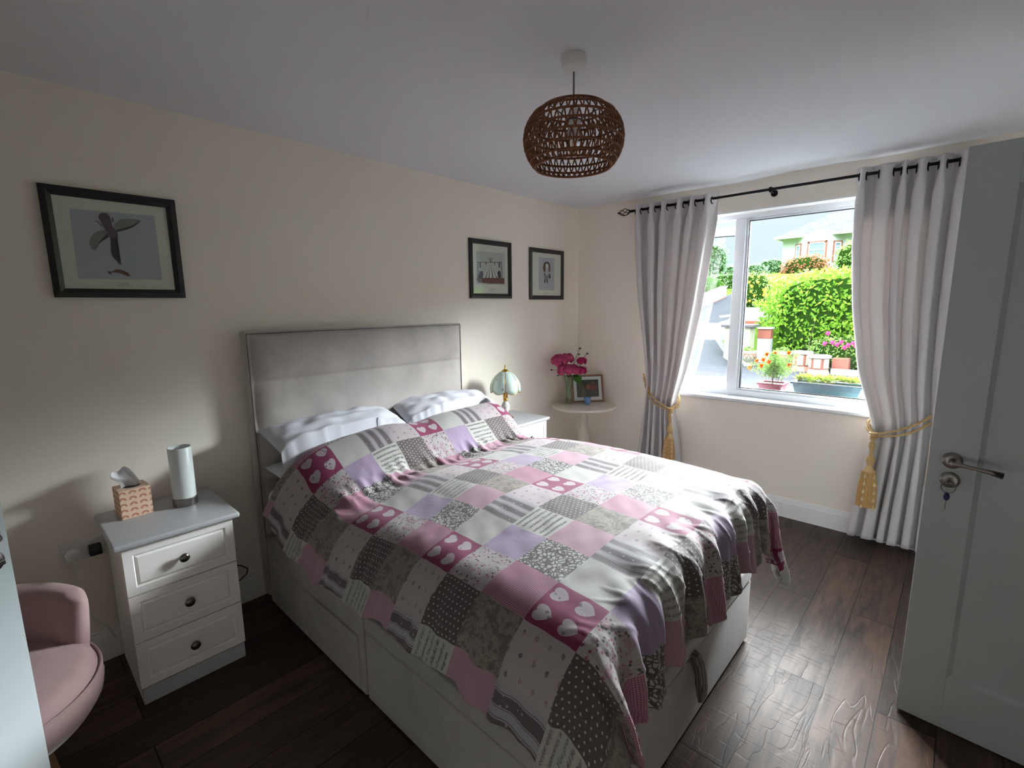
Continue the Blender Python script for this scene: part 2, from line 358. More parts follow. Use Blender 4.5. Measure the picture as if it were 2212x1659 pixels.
# ---- the two white doors
def door(name, free, hinge, thick, side, bs=.062):
    """leaf between two floor points; side = +1/-1 which way the shown face looks"""
    f_, h_ = Vector((*free, 0)), Vector((*hinge, 0)); L = (h_-f_).length; ux = (h_-f_).normalized(); uy = Vector((0, 0, 1)).cross(ux)*side
    A = Matrix(((ux.x, uy.x, 0, f_.x), (ux.y, uy.y, 0, f_.y), (0, 0, 1, 0), (0, 0, 0, 1)))
    d = link(D.objects.new(name, None)); d.location = (f_.x, f_.y, 0); tag(d, kind='structure')
    z0, z1, s, rb, rtp = .008, 2.015, .125, .20, .13       # stile and rail widths
    def fr(y0, y1): return [box(0, s, y0, y1, z0, z1), box(L-s, L, y0, y1, z0, z1), box(s, L-s, y0, y1, z0, z0+rb), box(s, L-s, y0, y1, z1-rtp, z1)]
    g = cat_geo(*fr(-thick, 0)); 
    if side < 0: g = (g[0], [tuple(reversed(q)) for q in g[1]], g[2])
    st('leaf_frame', xf(g, A), M['door'], parent=d, bevel=.0015)
    # recessed flat panel with a sloped moulding round it
    def pan(y, i): return [(s+i, y, z0+rb+i), (L-s-i, y, z0+rb+i), (L-s-i, y, z1-rtp-i), (s+i, y, z1-rtp-i)]
    V = pan(-.0005, 0)+pan(-.011, .013)+pan(-thick+.011, .013)+pan(-thick+.0005, 0)
    F = [(4, 5, 6, 7), (11, 10, 9, 8)]+[(i, (i+1) % 4, 4+(i+1) % 4, 4+i) for i in range(4)]+[(12+(i+1) % 4, 12+i, 8+i, 8+(i+1) % 4) for i in range(4)]
    st('door_panel', xf((V, F, None), A), M['door'], parent=d)
    hz = 1.0
    def disc(x, z, r, t): return xf(lathe([(r, 0), (r, t*.6), (r*.93, t), (r*.55, t*1.05)], n=36), A @ Matrix.Translation((x, 0, z)) @ Matrix.Rotation(-PI/2, 4, 'X'))
    hs = st('door_handle', cat_geo(disc(bs, hz, .027, .010), xf(tube([(bs, .005, hz), (bs, .038, hz), (bs+.004, .047, hz), (bs+.023, .052, hz+.001), (bs+.053, .052, hz-.002), (bs+.088, .05, hz-.006), (bs+.123, .046, hz-.013)], [.0085, .0085, .0085, .0075, .006, .008, .011], 12), A)), M['steel'], parent=d, smooth=True)
    es = st('lock_rose', disc(bs, hz-.068, .027, .009), M['steel'], parent=d, smooth=True)
    st('latch_plate', xf(box(-.0015, 0, -thick+.01, -.01, hz-.11, hz+.05), A), M['brass'], parent=d)
    return d, A, L
d1, A1, L1 = door('door_1', (2.612, -1.603), (3.375, -1.64), .038, -1)
d2, A2, L2 = door('door_2', (.955, -3.806), (1.373, -4.441), .038, 1, .043)
st('thumb_turn', xf(cat_geo(tube([(.043, .008, .932), (.043, .024, .932)], .006, 10), box(.031, .055, .022, .032, .926, .938)), A2), M['pewter'], parent=d2, bevel=.002)
# key in the lock with a split ring and the second, blue-headed key hanging from it
k = thing('key', 'small key standing in the lock of the right-hand white door', 'key', tuple(A1 @ Vector((.062, .012, .932))))
obj('key_bow', xf(cat_geo(tube([(.062, .008, .932), (.062, .022, .932)], .003, 8), xf(ring((0, 0, 0), .007, .0024, 'y', 18, 6), Matrix.Translation((.062, .028, .930)))), A1), M['pewter'], k, smooth=True)
kr = thing('key_ring', 'steel split ring with a blue-headed key hanging from the door lock', 'key ring', tuple(A1 @ Vector((.060, .030, .912))))
obj('split_ring', xf(xf(ring((0, 0, 0), .0185, .0016, 'y', 30, 6), Matrix.Translation((.062, .030, .912)) @ Matrix.Rotation(math.radians(35), 4, 'X')), A1), M['steel'], kr, smooth=True)
obj('blue_key_head', xf(lathe([(.003, 0), (.0075, .006), (.0085, .014), (.005, .026), (.002, .030)], (.061, .036, .868), 12), A1), mat('dark_blue_plastic', (34, 40, 92), .4), kr, smooth=True)
obj('key_blade', xf(box(.0598, .0622, .0352, .0368, .834, .869), A1), M['pewter'], kr)

# ================================================================ bed
YN, YF, XF = -2.935, -1.565, 2.066
bed = thing('divan_bed', 'double divan bed upholstered in pale grey crushed velvet with tall headboard', 'bed', (1.08, -2.25, 0))
def slab(x0, x1, y0, y1, z0, z1): return box(x0, x1, y0, y1, z0, z1)
obj('rear_base', slab(.118, 1.068, YN, YF, .012, .372), M['shadedvelvet'], bed, bevel=.008, bseg=3)
obj('front_base', slab(1.080, XF, YN, YF, .012, .30), M['shadedvelvet'], bed, bevel=.008, bseg=3)
obj('lift_up_platform', slab(1.080, XF+.002, YN-.002, YF+.002, .304, .375), M['shadedvelvet'], bed, bevel=.010, bseg=3)
obj('drawer_front', slab(.20, 1.035, YN-.010, YN+.004, .03, .262), M['shadedvelvet'], bed, bevel=.004, bseg=2)
for x_, y_ in ((2.03, YF-.05), (2.03, YN+.05), (.2, YN+.05), (.2, YF-.05)): obj('glide_foot', lathe([(.018, 0), (.018, .013)], (x_, y_, 0), 16), M['blackpl'], bed)
obj('mattress', slab(.12, XF-.012, YN+.014, YF-.014, .377, .628), M['mattress'], bed, bevel=.065, bseg=5)
# padded headboard: three cushioned bands with stitched seams inside a thin border
hx, hz0, hz1 = .112, .02, 1.424; yl, yr = -2.934, -1.533
obj('headboard_frame', box(.022, .085, yl, yr, hz0, hz1), M['velvet'], bed, bevel=.012, bseg=3)
nu, nv = 70, 200; U, W_ = np.meshgrid(np.linspace(0, 1, nu), np.linspace(0, 1, nv), indexing='ij')
Yh = yl+.018+(yr-yl-.030)*U; Zh = hz0+(hz1-.012-hz0)*W_
sm = np.zeros_like(Zh)
seams = [hz0, .64, .905, 1.172, hz1-.012]
for a, b in zip(seams[:-1], seams[1:]):
    tt = np.clip((Zh-a)/(b-a), 0, 1); sm = np.maximum(sm, np.clip(4*tt*(1-tt), 0, 1)**.26*((Zh >= a) & (Zh <= b)))
ed = np.clip(U/.05, 0, 1)**.6*np.clip((1-U)/.05, 0, 1)**.6
Xh = .080+.034*sm*ed+.0012*snoise(Yh, Zh, 5, 2, 6, 12)*ed
obj('headboard_padding', (np.stack([Xh, Yh, Zh], -1).reshape(-1, 3), grid_faces(nu, nv)), M['velvet'], bed, smooth=True)
obj('headboard_piping', cat_geo(*[tube([(.0815, yl+.03, z), (.0815, yr-.03, z)], .0016, 6) for z in (.905, 1.172)], tube([(.087, yl+.011, .1), (.087, yl+.011, hz1-.01), (.087, yr-.008, hz1-.01), (.087, yr-.008, .1)], .0022, 6)), M['seam'], bed, smooth=True)
# strap handle of the lift-up platform on the foot end
P = []
for k_ in range(25):
    t = k_/24; P.append((XF+.010+.045*math.sin(PI*t)**.8, -2.262+.05*t, .325-.16*math.sin(PI*t*.5)**1.2-.02*t))
def ribbon(P, wdir, wid, th):
    V, F = [], []; wv = Vector(wdir).normalized()*wid/2
    for i, p in enumerate(P):
        p = Vector(p); t = (Vector(P[min(i+1, len(P)-1)])-Vector(P[max(i-1, 0)])).normalized(); n = t.cross(wv).normalized()*th/2
        V += [tuple(p+wv+n), tuple(p-wv+n), tuple(p-wv-n), tuple(p+wv-n)]
    for i in range(len(P)-1):
        for k in range(4): a, b = i*4+k, i*4+(k+1) % 4; F.append((a, b, b+4, a+4))
    F += [(3, 2, 1, 0), tuple((len(P)-1)*4+k for k in range(4))]; return V, F, None
P = [(XF+.006, -2.235, .325), (XF+.025, -2.24, .322), (XF+.040, -2.235, .29), (XF+.048, -2.225, .24), (XF+.050, -2.215, .19), (XF+.046, -2.208, .145), (XF+.034, -2.205, .135), (XF+.028, -2.212, .17), (XF+.022, -2.225, .25), (XF+.006, -2.235, .305)]
N = NT('striped_webbing'); x, y, z = N.xyz(N.coord()); yy = N.fr(N.mul(y, 42.))
N.set(Base_Color=N.mix(N.band(yy, .3, .55), srgb((120, 116, 114)), srgb((60, 58, 58))), Roughness=.8); M['webbing'] = N.m
obj('strap_handle', ribbon(P, (0, 1, 0), .042, .003), M['webbing'], bed, smooth=False)

# ---- duvet: s runs from head to foot, t from the near side to the far side (arc lengths on the cloth)
SX, TY = .173, .160                       # printed patch size
S0, T0 = .296, -2.88                      # corner of one patch with hearts
TN, TF, SF = -2.785, -1.575, 2.005         # where the cloth starts to bend down
KS = np.array([.17, .215, .25, .30, .35, .40, .47, .55, .62, .68, .75, .82, .90, 1.2, 1.7, 2.0, 2.6])
KX = np.array([.30, .318, .345, .39, .437, .482, .54, .60, .645, .69, .75, .82, .90, 1.2, 1.7, 2.0, 2.6])
KZ = np.array([.835, .868, .892, .905, .902, .884, .842, .785, .735, .715, .718, .735, .748, .765, .760, .745, .745])
def smooth_interp(x, xp, fp):
    g = np.linspace(xp[0], xp[-1], 600); y = np.interp(g, xp, fp); k = np.hanning(31); k /= k.sum()
    yp = np.pad(y, 15, mode='reflect', reflect_type='odd'); return np.interp(x, g, np.convolve(yp, k, 'valid'))
def duvet(s, t):
    ws = 1-ss(t, -2.9, -2.35)                          # nearness to the near side
    s2 = s+.05*ws*(1-ss(s, .42, .75))
    x = smooth_interp(s2, KS, KX)+ws*(.10*ss(s, .35, .75)*(1-ss(s, 1.0, 1.75)))
    zt = smooth_interp(s2, KS, KZ)
    zt = zt-.042*ws+ws*(.050*np.exp(-((s-.64)/.10)**2)-.012*np.exp(-((s-1.0)/.13)**2))-.02*(1-ss(np.abs(t+2.2), .0, .5))*ss(s, .2, .5)*(1-ss(s, .6, .75))*0
    zt = zt-.028*np.exp(-((t+2.16)/.12)**2)*(1-ss(s, .30, .55))                # dip between the two pillows
    zt = zt-.05*(1-ss(t, -2.95, -2.70))*(1-ss(s, .4, .8))+.012*ss(t, -2.0, -1.6)*ss(s, .8, 1.2)
    # bend over the sides
    dn, df, de = np.maximum(TN-t, 0), np.maximum(t-TF, 0), np.maximum(s-SF, 0)
    dy = np.where(dn > 0, -dn, df); d = np.hypot(dy, de); q = np.where(d > 1e-9, d, 1)
    wn_ = (t < -2.2)*np.abs(dy)/np.maximum(np.abs(dy)+de, 1e-9)               # 1 on the near side, 0 at the foot: the near side flares more
    r = .10+.10*wn_; tm = 1.50-.38*wn_; th = np.minimum(d/r, tm); ex = np.maximum(d-tm*r, 0); out = r*np.sin(th)+ex*np.cos(tm); dr = r*(1-np.cos(th))+ex*np.sin(tm)
    corner = np.minimum(np.abs(dy), de)/q
    dr = dr*(1-.12*np.clip(corner/.5, 0, 1)*(t > -2.2)); out = out+np.maximum(d-.15, 0)*(.05+.35*corner)
    # gathered folds that grow towards the hem
    per = np.where(t < -2.2, -t*1.0+s*.0, t)*1.0; along = np.where(de > np.abs(dy), t, s)
    fo = np.clip((d-.03)/.2, 0, 1)
    wav = .55*np.sin(2*PI*along/.145+1.1*np.sin(along*7)+.8)+.45*np.sin(2*PI*along/.083+2.*np.sin(along*5+1))
    side = np.where(de > np.abs(dy), 1.3, np.where(dn > 0, .38, .7))
    out = out+fo*.019*wav*side
    X = x+np.where(de > 0, -de, 0)*1.0+out*de/q*(d > 0)
    Y = np.clip(t, TN, TF)+out*dy/q*(d > 0)
    hem = np.clip((d-.12)/.2, 0, 1)
    Zv = zt-dr+hem*.014*np.sin(2*PI*along/.21+1.2)*side
    # crumples: long soft ones, fine creases at the foot of the pillows and down the foot corner
    cr = .0020*snoise(s, t*.8, 11, 1.0, 3, 20)+.0006*snoise(s, t, 12, 6, 14, 26)
    cz = np.exp(-((s-.66)/.085)**2); cr = cr+cz*(.0065*snoise(s*.6, t*1.8, 13, 5, 11, 22))
    fc = ss(s, 1.75, 2.1)*.55; cr = cr+fc*(.0040*snoise(s*.45, t*1.25, 14, 3.2, 8, 24)); fn = np.abs(snoise(s*.5+t*.5, t*1.3-s*.2, 15, 4, 9, 10)); cr = cr+ss(s, 1.90, 2.08)*(.0055*(np.exp(-(fn/.16)**2)-.15))+cz*.006*np.exp(-(fn/.2)**2)
    ridge = np.sin(2*PI*(t*7.2+.35*np.sin(s*9)+s*1.2)); cr = cr+.006*ridge*ss(s, 1.86, 2.05)*(1-.4*fo)*(1-ss(-t, 2.55, 2.8))
    nzx, nzy, nzz = out*0, out*0, out*0+1
    a = np.clip(d/(r*1.57), 0, 1); X = X+cr*a*de/q; Y = Y+cr*a*dy/q; Zv = Zv+cr*(1-a)
    # a deeper pulled fold near the head on the near side
    pf = np.exp(-((s-.62-(t+2.9)*.25)/.04)**2)*(1-ss(t, -2.85, -2.45)); Zv = Zv-.010*pf*(1-a)
    floor_ = 0.03
    return np.stack([X, Y, np.maximum(Zv, floor_)], -1)
NS, NTT = 260, 250
def cloth_st(a, b):
    """grid parameters to cloth coordinates with an uneven hem"""
    t = -3.125+a*(1.92-.13*np.clip(b, 0, 1)**4)+.006*np.sin(b*40); smax = 2.345+.17*ss(t, -1.66, -1.38)+.012*np.sin(t*14); smin = .262-.02*ss(t, -2.6, -3.0)
    smin = .222; return smin+b*(smax-smin), t
a_, b_ = np.meshgrid(np.linspace(0, 1, NTT), np.linspace(0, 1, NS), indexing='ij')
s_, t_ = cloth_st(a_, b_); TOP = duvet(s_, t_)
du = np.gradient(TOP, axis=0); dv = np.gradient(TOP, axis=1); NR = np.cross(dv, du); NR /= np.linalg.norm(NR, axis=-1, keepdims=True)
if NR[NTT//2, NS//2, 2] < 0: NR = -NR; FL = False
else: FL = True
edge = np.minimum.reduce([a_, 1-a_, b_, 1-b_]); thk = .006+.022*ss(edge, 0, .03)
BOT = TOP-NR*thk[..., None]
V = np.concatenate([TOP.reshape(-1, 3), BOT.reshape(-1, 3)]); n_ = NTT*NS
F = grid_faces(NTT, NS, 0, flip=not FL)+grid_faces(NTT, NS, n_, flip=FL)
rim = [k for k in range(NS)]+[i*NS+NS-1 for i in range(1, NTT)]+[(NTT-1)*NS+k for k in range(NS-2, -1, -1)]+[i*NS for i in range(NTT-2, 0, -1)]
for i in range(len(rim)): a, b = rim[i], rim[(i+1) % len(rim)]; F.append((a, b, b+n_, a+n_) if FL else (b, a, a+n_, b+n_))
UVg = np.stack([(s_-S0)/SX+12, (t_-T0)/TY+12], -1).reshape(-1, 2); UV = np.concatenate([UVg, UVg])
MI = [0]*len(F)
# printed handwriting on the script patches: flat letters laid onto the cloth
from bisect import bisect
def surf(u, v):
    """pattern coordinates -> point 0.9 mm above the cloth"""
    s = (u)*SX+S0; t = (v)*TY+T0
    # invert the grid mapping (hem unevenness is small, so search by iteration)
    a = (t+3.125)/1.92; b = (s-.222)/2.13
    for _ in range(6):
        s1, t1 = cloth_st(a, b); a = a+(t-t1)/1.92; b = b+(s-s1)/2.13
    ok = (a > .001) & (a < .999) & (b > .001) & (b < .999)
    i = np.clip(a*(NTT-1), 0, NTT-1.001); j = np.clip(b*(NS-1), 0, NS-1.001); i0 = i.astype(int); j0 = j.astype(int); fi = (i-i0)[:, None]; fj = (j-j0)[:, None]
    def g(A): return A[i0, j0]*(1-fi)*(1-fj)+A[i0+1, j0]*fi*(1-fj)+A[i0, j0+1]*(1-fi)*fj+A[i0+1, j0+1]*fi*fj
    return g(TOP)+g(NR)*.0009, ok
def text_mesh(txt, size):
    c = D.curves.new('t', 'FONT'); c.body = txt; c.size = size; c.shear = .45; c.resolution_u = 2; c.space_character = .92
    o = D.objects.new('t', c); COL.objects.link(o); dg = bpy.context.evaluated_depsgraph_get(); me = o.evaluated_get(dg).to_mesh()
    V = np.array([v.co[:] for v in me.vertices]); F = [tuple(p.vertices) for p in me.polygons]
    o.evaluated_get(dg).to_mesh_clear(); D.objects.remove(o); D.curves.remove(c); return V, F
LINES = ['husband forever enjoy', 'beloved memories and', 'we believe You promise', 'believe wonderful life', 'the lost and mother of', 'love everything we']
TM = []
for L_ in LINES:
    v, f = text_mesh(L_, .115); TM.append((v, f))
TV, TF_, tn = [], [], len(V)
for ci in range(0, 5):
    for ri in range(-1, 4):
        u0 = ci*3+1; v0 = ri*4+2              # script patches sit at column 1, row 2 of every 3 x 4 repeat
        for li, (v, f) in enumerate(TM):
            uu = u0+.13+li*.158-v[:, 1]; vv = v0+.03+(v[:, 0]+.02*((li*37) % 5))
            keep = (vv < v0+.985) & (vv > v0+.01) & (uu > u0+.01) & (uu < u0+.99)
            P, ok = surf(uu, vv); ok = ok & keep
            idx = np.cumsum(ok)-1
            ff = [tuple(int(idx[i])+tn for i in q) for q in f if all(ok[i] for i in q)]
            if not ff: continue
            TV.append(P[ok]); TF_ += ff; tn += int(ok.sum())
if TV:
    V = np.concatenate([V]+TV); F = F+TF_; MI = MI+[1]*len(TF_); UV = np.concatenate([UV, np.zeros((len(V)-len(UV), 2))])

N = NT('patchwork_duvet_print'); uv = N.coord('UV'); u, v, _ = N.xyz(uv)
cu, cv = N.f('FLOORED_MODULO', N.f('FLOOR', u), 3.), N.f('FLOORED_MODULO', N.f('FLOOR', v), 4.)
fu, fv = N.fr(u), N.fr(v); loc = N.comb(u, v)
def speck(sc, rad, keep, stretch=1.):
    """sparse motifs: mask where a random few cells carry a dot"""
    o = N.vor(N.comb(N.mul(u, stretch), v), sc); r = N.xyz(o['Color'])
    return N.mul(N.lt(o['Distance'], rad), N.lt(r[0], keep)), r
C = srgb
# hearts
hu, hv = N.sub(N.fr(N.mul(N.sub(fu, .0), 2.)), .47), N.sub(N.fr(N.mul(fv, 2.)), .5)
X_ = N.f('DIVIDE', hv, .29); Y_ = N.f('DIVIDE', N.mul(hu, -1.), .29)
q = N.sub(N.add(N.mul(X_, X_), N.mul(Y_, Y_)), 1.); q3 = N.mul(N.mul(q, q), q)
heart = N.lt(N.sub(q3, N.mul(N.mul(X_, X_), N.mul(Y_, N.mul(Y_, Y_)))), 0.)
m1, r1 = speck(9., .30, .35)
hcol = N.mix(heart, C((162, 48, 104)), N.mix(m1, C((222, 206, 214)), C((150, 140, 150))))
# floral
m2, r2_ = speck(15., .38, .62); cf = N.mix(r2_[1], C((168, 52, 100)), C((206, 150, 172))); cf = N.mix(N.gt(r2_[2], .72), cf, C((92, 84, 88)))
lf = N.ramp(N.f('ABSOLUTE', N.sub(N.noise(N.comb(N.mul(u, 2.), v), 11., 3, 1.5), .5)), .0, .05, 1., 0.)
big = N.ramp(N.noise(loc, 5., 2), .56, .62)
fcol = N.mix(N.mul(big, .6), C((222, 214, 216)), C((208, 150, 176))); fcol = N.mix(N.mul(lf, .55), fcol, C((120, 116, 116))); fcol = N.mix(m2, fcol, cf)
# gingham
ga, gb = N.gt(N.fr(N.mul(fu, 27.)), .5), N.gt(N.fr(N.mul(fv, 27.)), .5)
gcol = N.mix(N.mul(N.add(ga, gb), .5), C((222, 186, 202)), C((184, 84, 128)))
# cream / lilac / leafy
m3, _r = speck(16., .14, .5); ccol = N.mix(N.mul(m3, .35), C((216, 214, 210)), C((186, 180, 170)))
ccol = N.mix(N.mul(N.ramp(N.noise(loc, 3., 3), .5, .7), .35), ccol, C((200, 196, 190)))
ls = N.ramp(N.noise(N.comb(N.mul(u, .8), N.mul(v, 22.)), 2., 2), .62, .68); lcol = N.mix(N.mul(N.ramp(N.noise(N.comb(u, N.mul(v, 3.)), 3., 3), .35, .7), .6), C((196, 176, 208)), C((180, 154, 192)))
lcol = N.mix(N.mul(ls, .5), lcol, C((220, 208, 222)))
vd = N.n('ShaderNodeTexVoronoi', feature='DISTANCE_TO_EDGE'); wob = N.noise(loc, 9., 2)
N.put(vd.inputs['Vector'], N.comb(N.add(N.mul(u, 1.25), N.mul(wob, .12)), N.add(v, N.mul(wob, .1)))); vd.inputs['Scale'].default_value = 10.5
fill = N.gt(vd.outputs['Distance'], .13); vein = N.lt(N.vor(loc, 21.)['Distance'], .15)
lefc = N.mix(N.mul(fill, N.sub(1., N.mul(vein, .8))), C((104, 95, 96)), C((226, 224, 220)))
# stripes / script / pink
st3 = N.fr(N.mul(fv, 3.)); d1_ = N.band(st3, .12, .62); ln1 = N.f('MAXIMUM', N.band(st3, .04, .075), N.band(st3, .68, .72))
m4, _r = speck(11., .24, .3); scol = N.mix(d1_, C((206, 202, 208)), C((122, 110, 114))); scol = N.mix(ln1, scol, C((128, 120, 124))); scol = N.mix(N.mul(m4, N.mul(d1_, .9)), scol, C((212, 196, 208)))
tcol = C((224, 223, 216))
pcol = N.mix(N.mul(N.gt(N.fr(N.mul(fv, 40.)), .5), .25), C((214, 168, 188)), C((226, 196, 208)))
# sprigs / dots / taupe flowers
gx, gy = N.sub(N.fr(N.add(N.mul(fu, 4.), N.mul(N.f('FLOOR', N.mul(fv, 3.)), .5))), .5), N.sub(N.fr(N.mul(fv, 3.)), .5)
rr = N.f('SQRT', N.add(N.mul(gx, gx), N.mul(gy, gy))); spr = N.mul(N.lt(N.add(rr, N.mul(N.noise(loc, 40., 2), .16)), .21), N.gt(N.noise(loc, 55., 1), .44))
spcol = N.mix(spr, C((220, 206, 210)), N.mix(N.gt(N.noise(loc, 2.5, 0), .5), C((108, 108, 114)), C((178, 150, 168))))
dx_, dy_ = N.sub(N.fr(N.add(N.mul(fu, 9.), N.mul(N.f('FLOORED_MODULO', N.f('FLOOR', N.mul(fv, 9.)), 2.), .5))), .5), N.sub(N.fr(N.mul(fv, 9.)), .5)
dcol = N.mix(N.lt(N.f('SQRT', N.add(N.mul(dx_, dx_), N.mul(dy_, dy_))), .155), C((112, 98, 100)), C((232, 226, 226)))
n5 = N.noise(loc, 5.5, 5, 1.3); n6 = N.f('ABSOLUTE', N.sub(N.noise(loc, 8., 3, 2.), .5))
tacol = N.mix(N.ramp(n5, .50, .58), C((178, 167, 157)), C((142, 129, 122))); tacol = N.mix(N.mul(N.lt(n6, .018), .8), tacol, C((104, 95, 95)))
def sel3(a, b, c): return N.mix(N.gt(cu, 1.5), N.mix(N.gt(cu, .5), a, b), c)
R0, R1, R2, R3 = sel3(hcol, fcol, gcol), sel3(ccol, lcol, lefc), sel3(scol, tcol, pcol), sel3(spcol, dcol, tacol)
allc = N.mix(N.gt(cv, 2.5), N.mix(N.gt(cv, 1.5), N.mix(N.gt(cv, .5), R0, R1), R2), R3)
hs_ = N.n('ShaderNodeHueSaturation'); N.put(hs_.inputs['Color'], allc); hs_.inputs['Value'].default_value = .44; hs_.inputs['Saturation'].default_value = 1.04
N.set(Base_Color=hs_.outputs[0], Roughness=.78, Sheen_Weight=.12)
N.bump(N.add(N.noise(N.coord('Object'), 700., 2), N.mul(N.noise(N.coord('Object'), 45., 3, .4), 1.2)), .2, .0016); M['duvet'] = N.m
M['textink'] = mat('printed_grey_ink', (92, 86, 92), .8)
obj('duvet', (V, F, MI), [M['duvet'], M['textink']], smooth=True, loc=(1.2, -2.25, .7), uv=UV,
    label='puffy patchwork duvet in pink, lilac and grey squares with hearts, spread over the bed', cat='duvet')

from mathutils.kdtree import KDTree
tp = TOP[(t_ > TN-.20) & (t_ < TF+.02) & (s_ < .9)]; DZ = tp[:, 2]; KD = KDTree(len(tp))
for i_, p_ in enumerate(tp): KD.insert((p_[0], p_[1], 0), i_)
KD.balance()
# ---- pillows (two stacks)
def pillow(cx, cy, cz, lx, ly, h, tilt, rz, seed, label):
    n = 40; U, W_ = np.meshgrid(np.linspace(-1, 1, n), np.linspace(-1, 1, n), indexing='ij')
    a = np.abs(U); b = np.abs(W_)
    prof = (np.clip(1-a**2.6, 0, 1)*np.clip(1-b**2.6, 0, 1))**.52
    pinch = 1-.07*(1-b**2)*a**2; pinch2 = 1-.05*(1-a**2)*b**2
    X = U*lx/2*pinch2; Y = W_*ly/2*pinch; wr = .006*snoise(U*2, W_*2, seed, .4, 1.8, 14)*prof+.012*np.sin(9*np.arctan2(W_, U)+seed)*np.clip(prof-.0, 0, .5)*(a**3+b**3)*.5
    T = np.stack([X, Y, h/2*prof+wr], -1).reshape(-1, 3); B = np.stack([X, Y, -h/2*prof*.9], -1).reshape(-1, 3)
    V = np.concatenate([T, B]); F = grid_faces(n, n)+grid_faces(n, n, n*n, flip=True)
    A = Matrix.Translation((cx, cy, cz)) @ Matrix.Rotation(rz, 4, 'Z') @ Matrix.Rotation(tilt, 4, 'Y')
    V = np.array(xf((V, F, None), A)[0])
    for i_ in range(len(V)):                     # the pillow gives way under the duvet that lies on it
        co, ix, ds = KD.find((V[i_][0], V[i_][1], 0))
        if ds < .018: V[i_][2] = min(V[i_][2], DZ[ix]-.033)
    return obj('pillow', (V, F, None), M['linen'], smooth=True, label=label, cat='pillow', group=None, loc=(cx, cy, cz))
pillow(.345, -2.545, .732, .42, .74, .13, .06, .02, 2, 'lower white pillow of the pile at the near end of the headboard, mostly hidden')
pillow(.345, -1.925, .732, .42, .70, .13, .06, -.02, 3, 'lower white pillow of the pile beside the lamp, almost wholly hidden')
pillow(.285, -2.535, .862, .42, .75, .15, .36, .10, 4, 'white pillow on top at the near end of the grey headboard')
pillow(.285, -1.800, .868, .42, .69, .15, .36, -.12, 6, 'white pillow on top at the far end of the headboard by the lamp')


# ================================================================ curtains, rod and tiebacks
RODY, RODZ = -.092, 2.292
rod = thing('curtain_rod', 'black iron curtain rod with twisted cage finial spanning above the window', 'curtain rod', (.6, RODY, RODZ))
obj('rod', tube([(.60, RODY, RODZ), (3.0, RODY, RODZ)], .0095, 12), M['iron'], rod, smooth=True)
g = [lathe([(.007, 0), (.012, .004), (.012, .012), (.009, .02), (.012, .028), (.008, .034)], n=14), sphere((0, 0, .136), .0085)]
for k_ in range(5):
    P = []
    for i in range(15):
        t = i/14; a = 2*PI*k_/5+t*2.4; R_ = .004+.024*math.sin(PI*t)**.75; P.append((R_*math.cos(a), R_*math.sin(a), .03+.10*t))
    g.append(tube(P, .0028, 6))
obj('finial', xf(cat_geo(*g), Matrix.Translation((.60, RODY, RODZ)) @ Matrix.Rotation(-PI/2, 4, 'Y')), M['iron'], rod, smooth=True)
def bracket(x):
    return cat_geo(xf(lathe([(.022, 0), (.022, .004), (.010, .006)], n=20), Matrix.Translation((x, 0, RODZ-.012)) @ Matrix.Rotation(PI/2, 4, 'X')),
        tube([(x, -.004, RODZ-.012), (x, -.06, RODZ-.014), (x, RODY, RODZ-.016), (x, RODY-.016, RODZ-.004), (x, RODY-.016, RODZ+.004)], .0055, 8), box(x-.008, x+.008, RODY-.013, RODY+.013, RODZ-.017, RODZ+.013))
for x_ in (.64, 1.622, 2.86): obj('bracket', bracket(x_), M['iron'], rod, smooth=False)

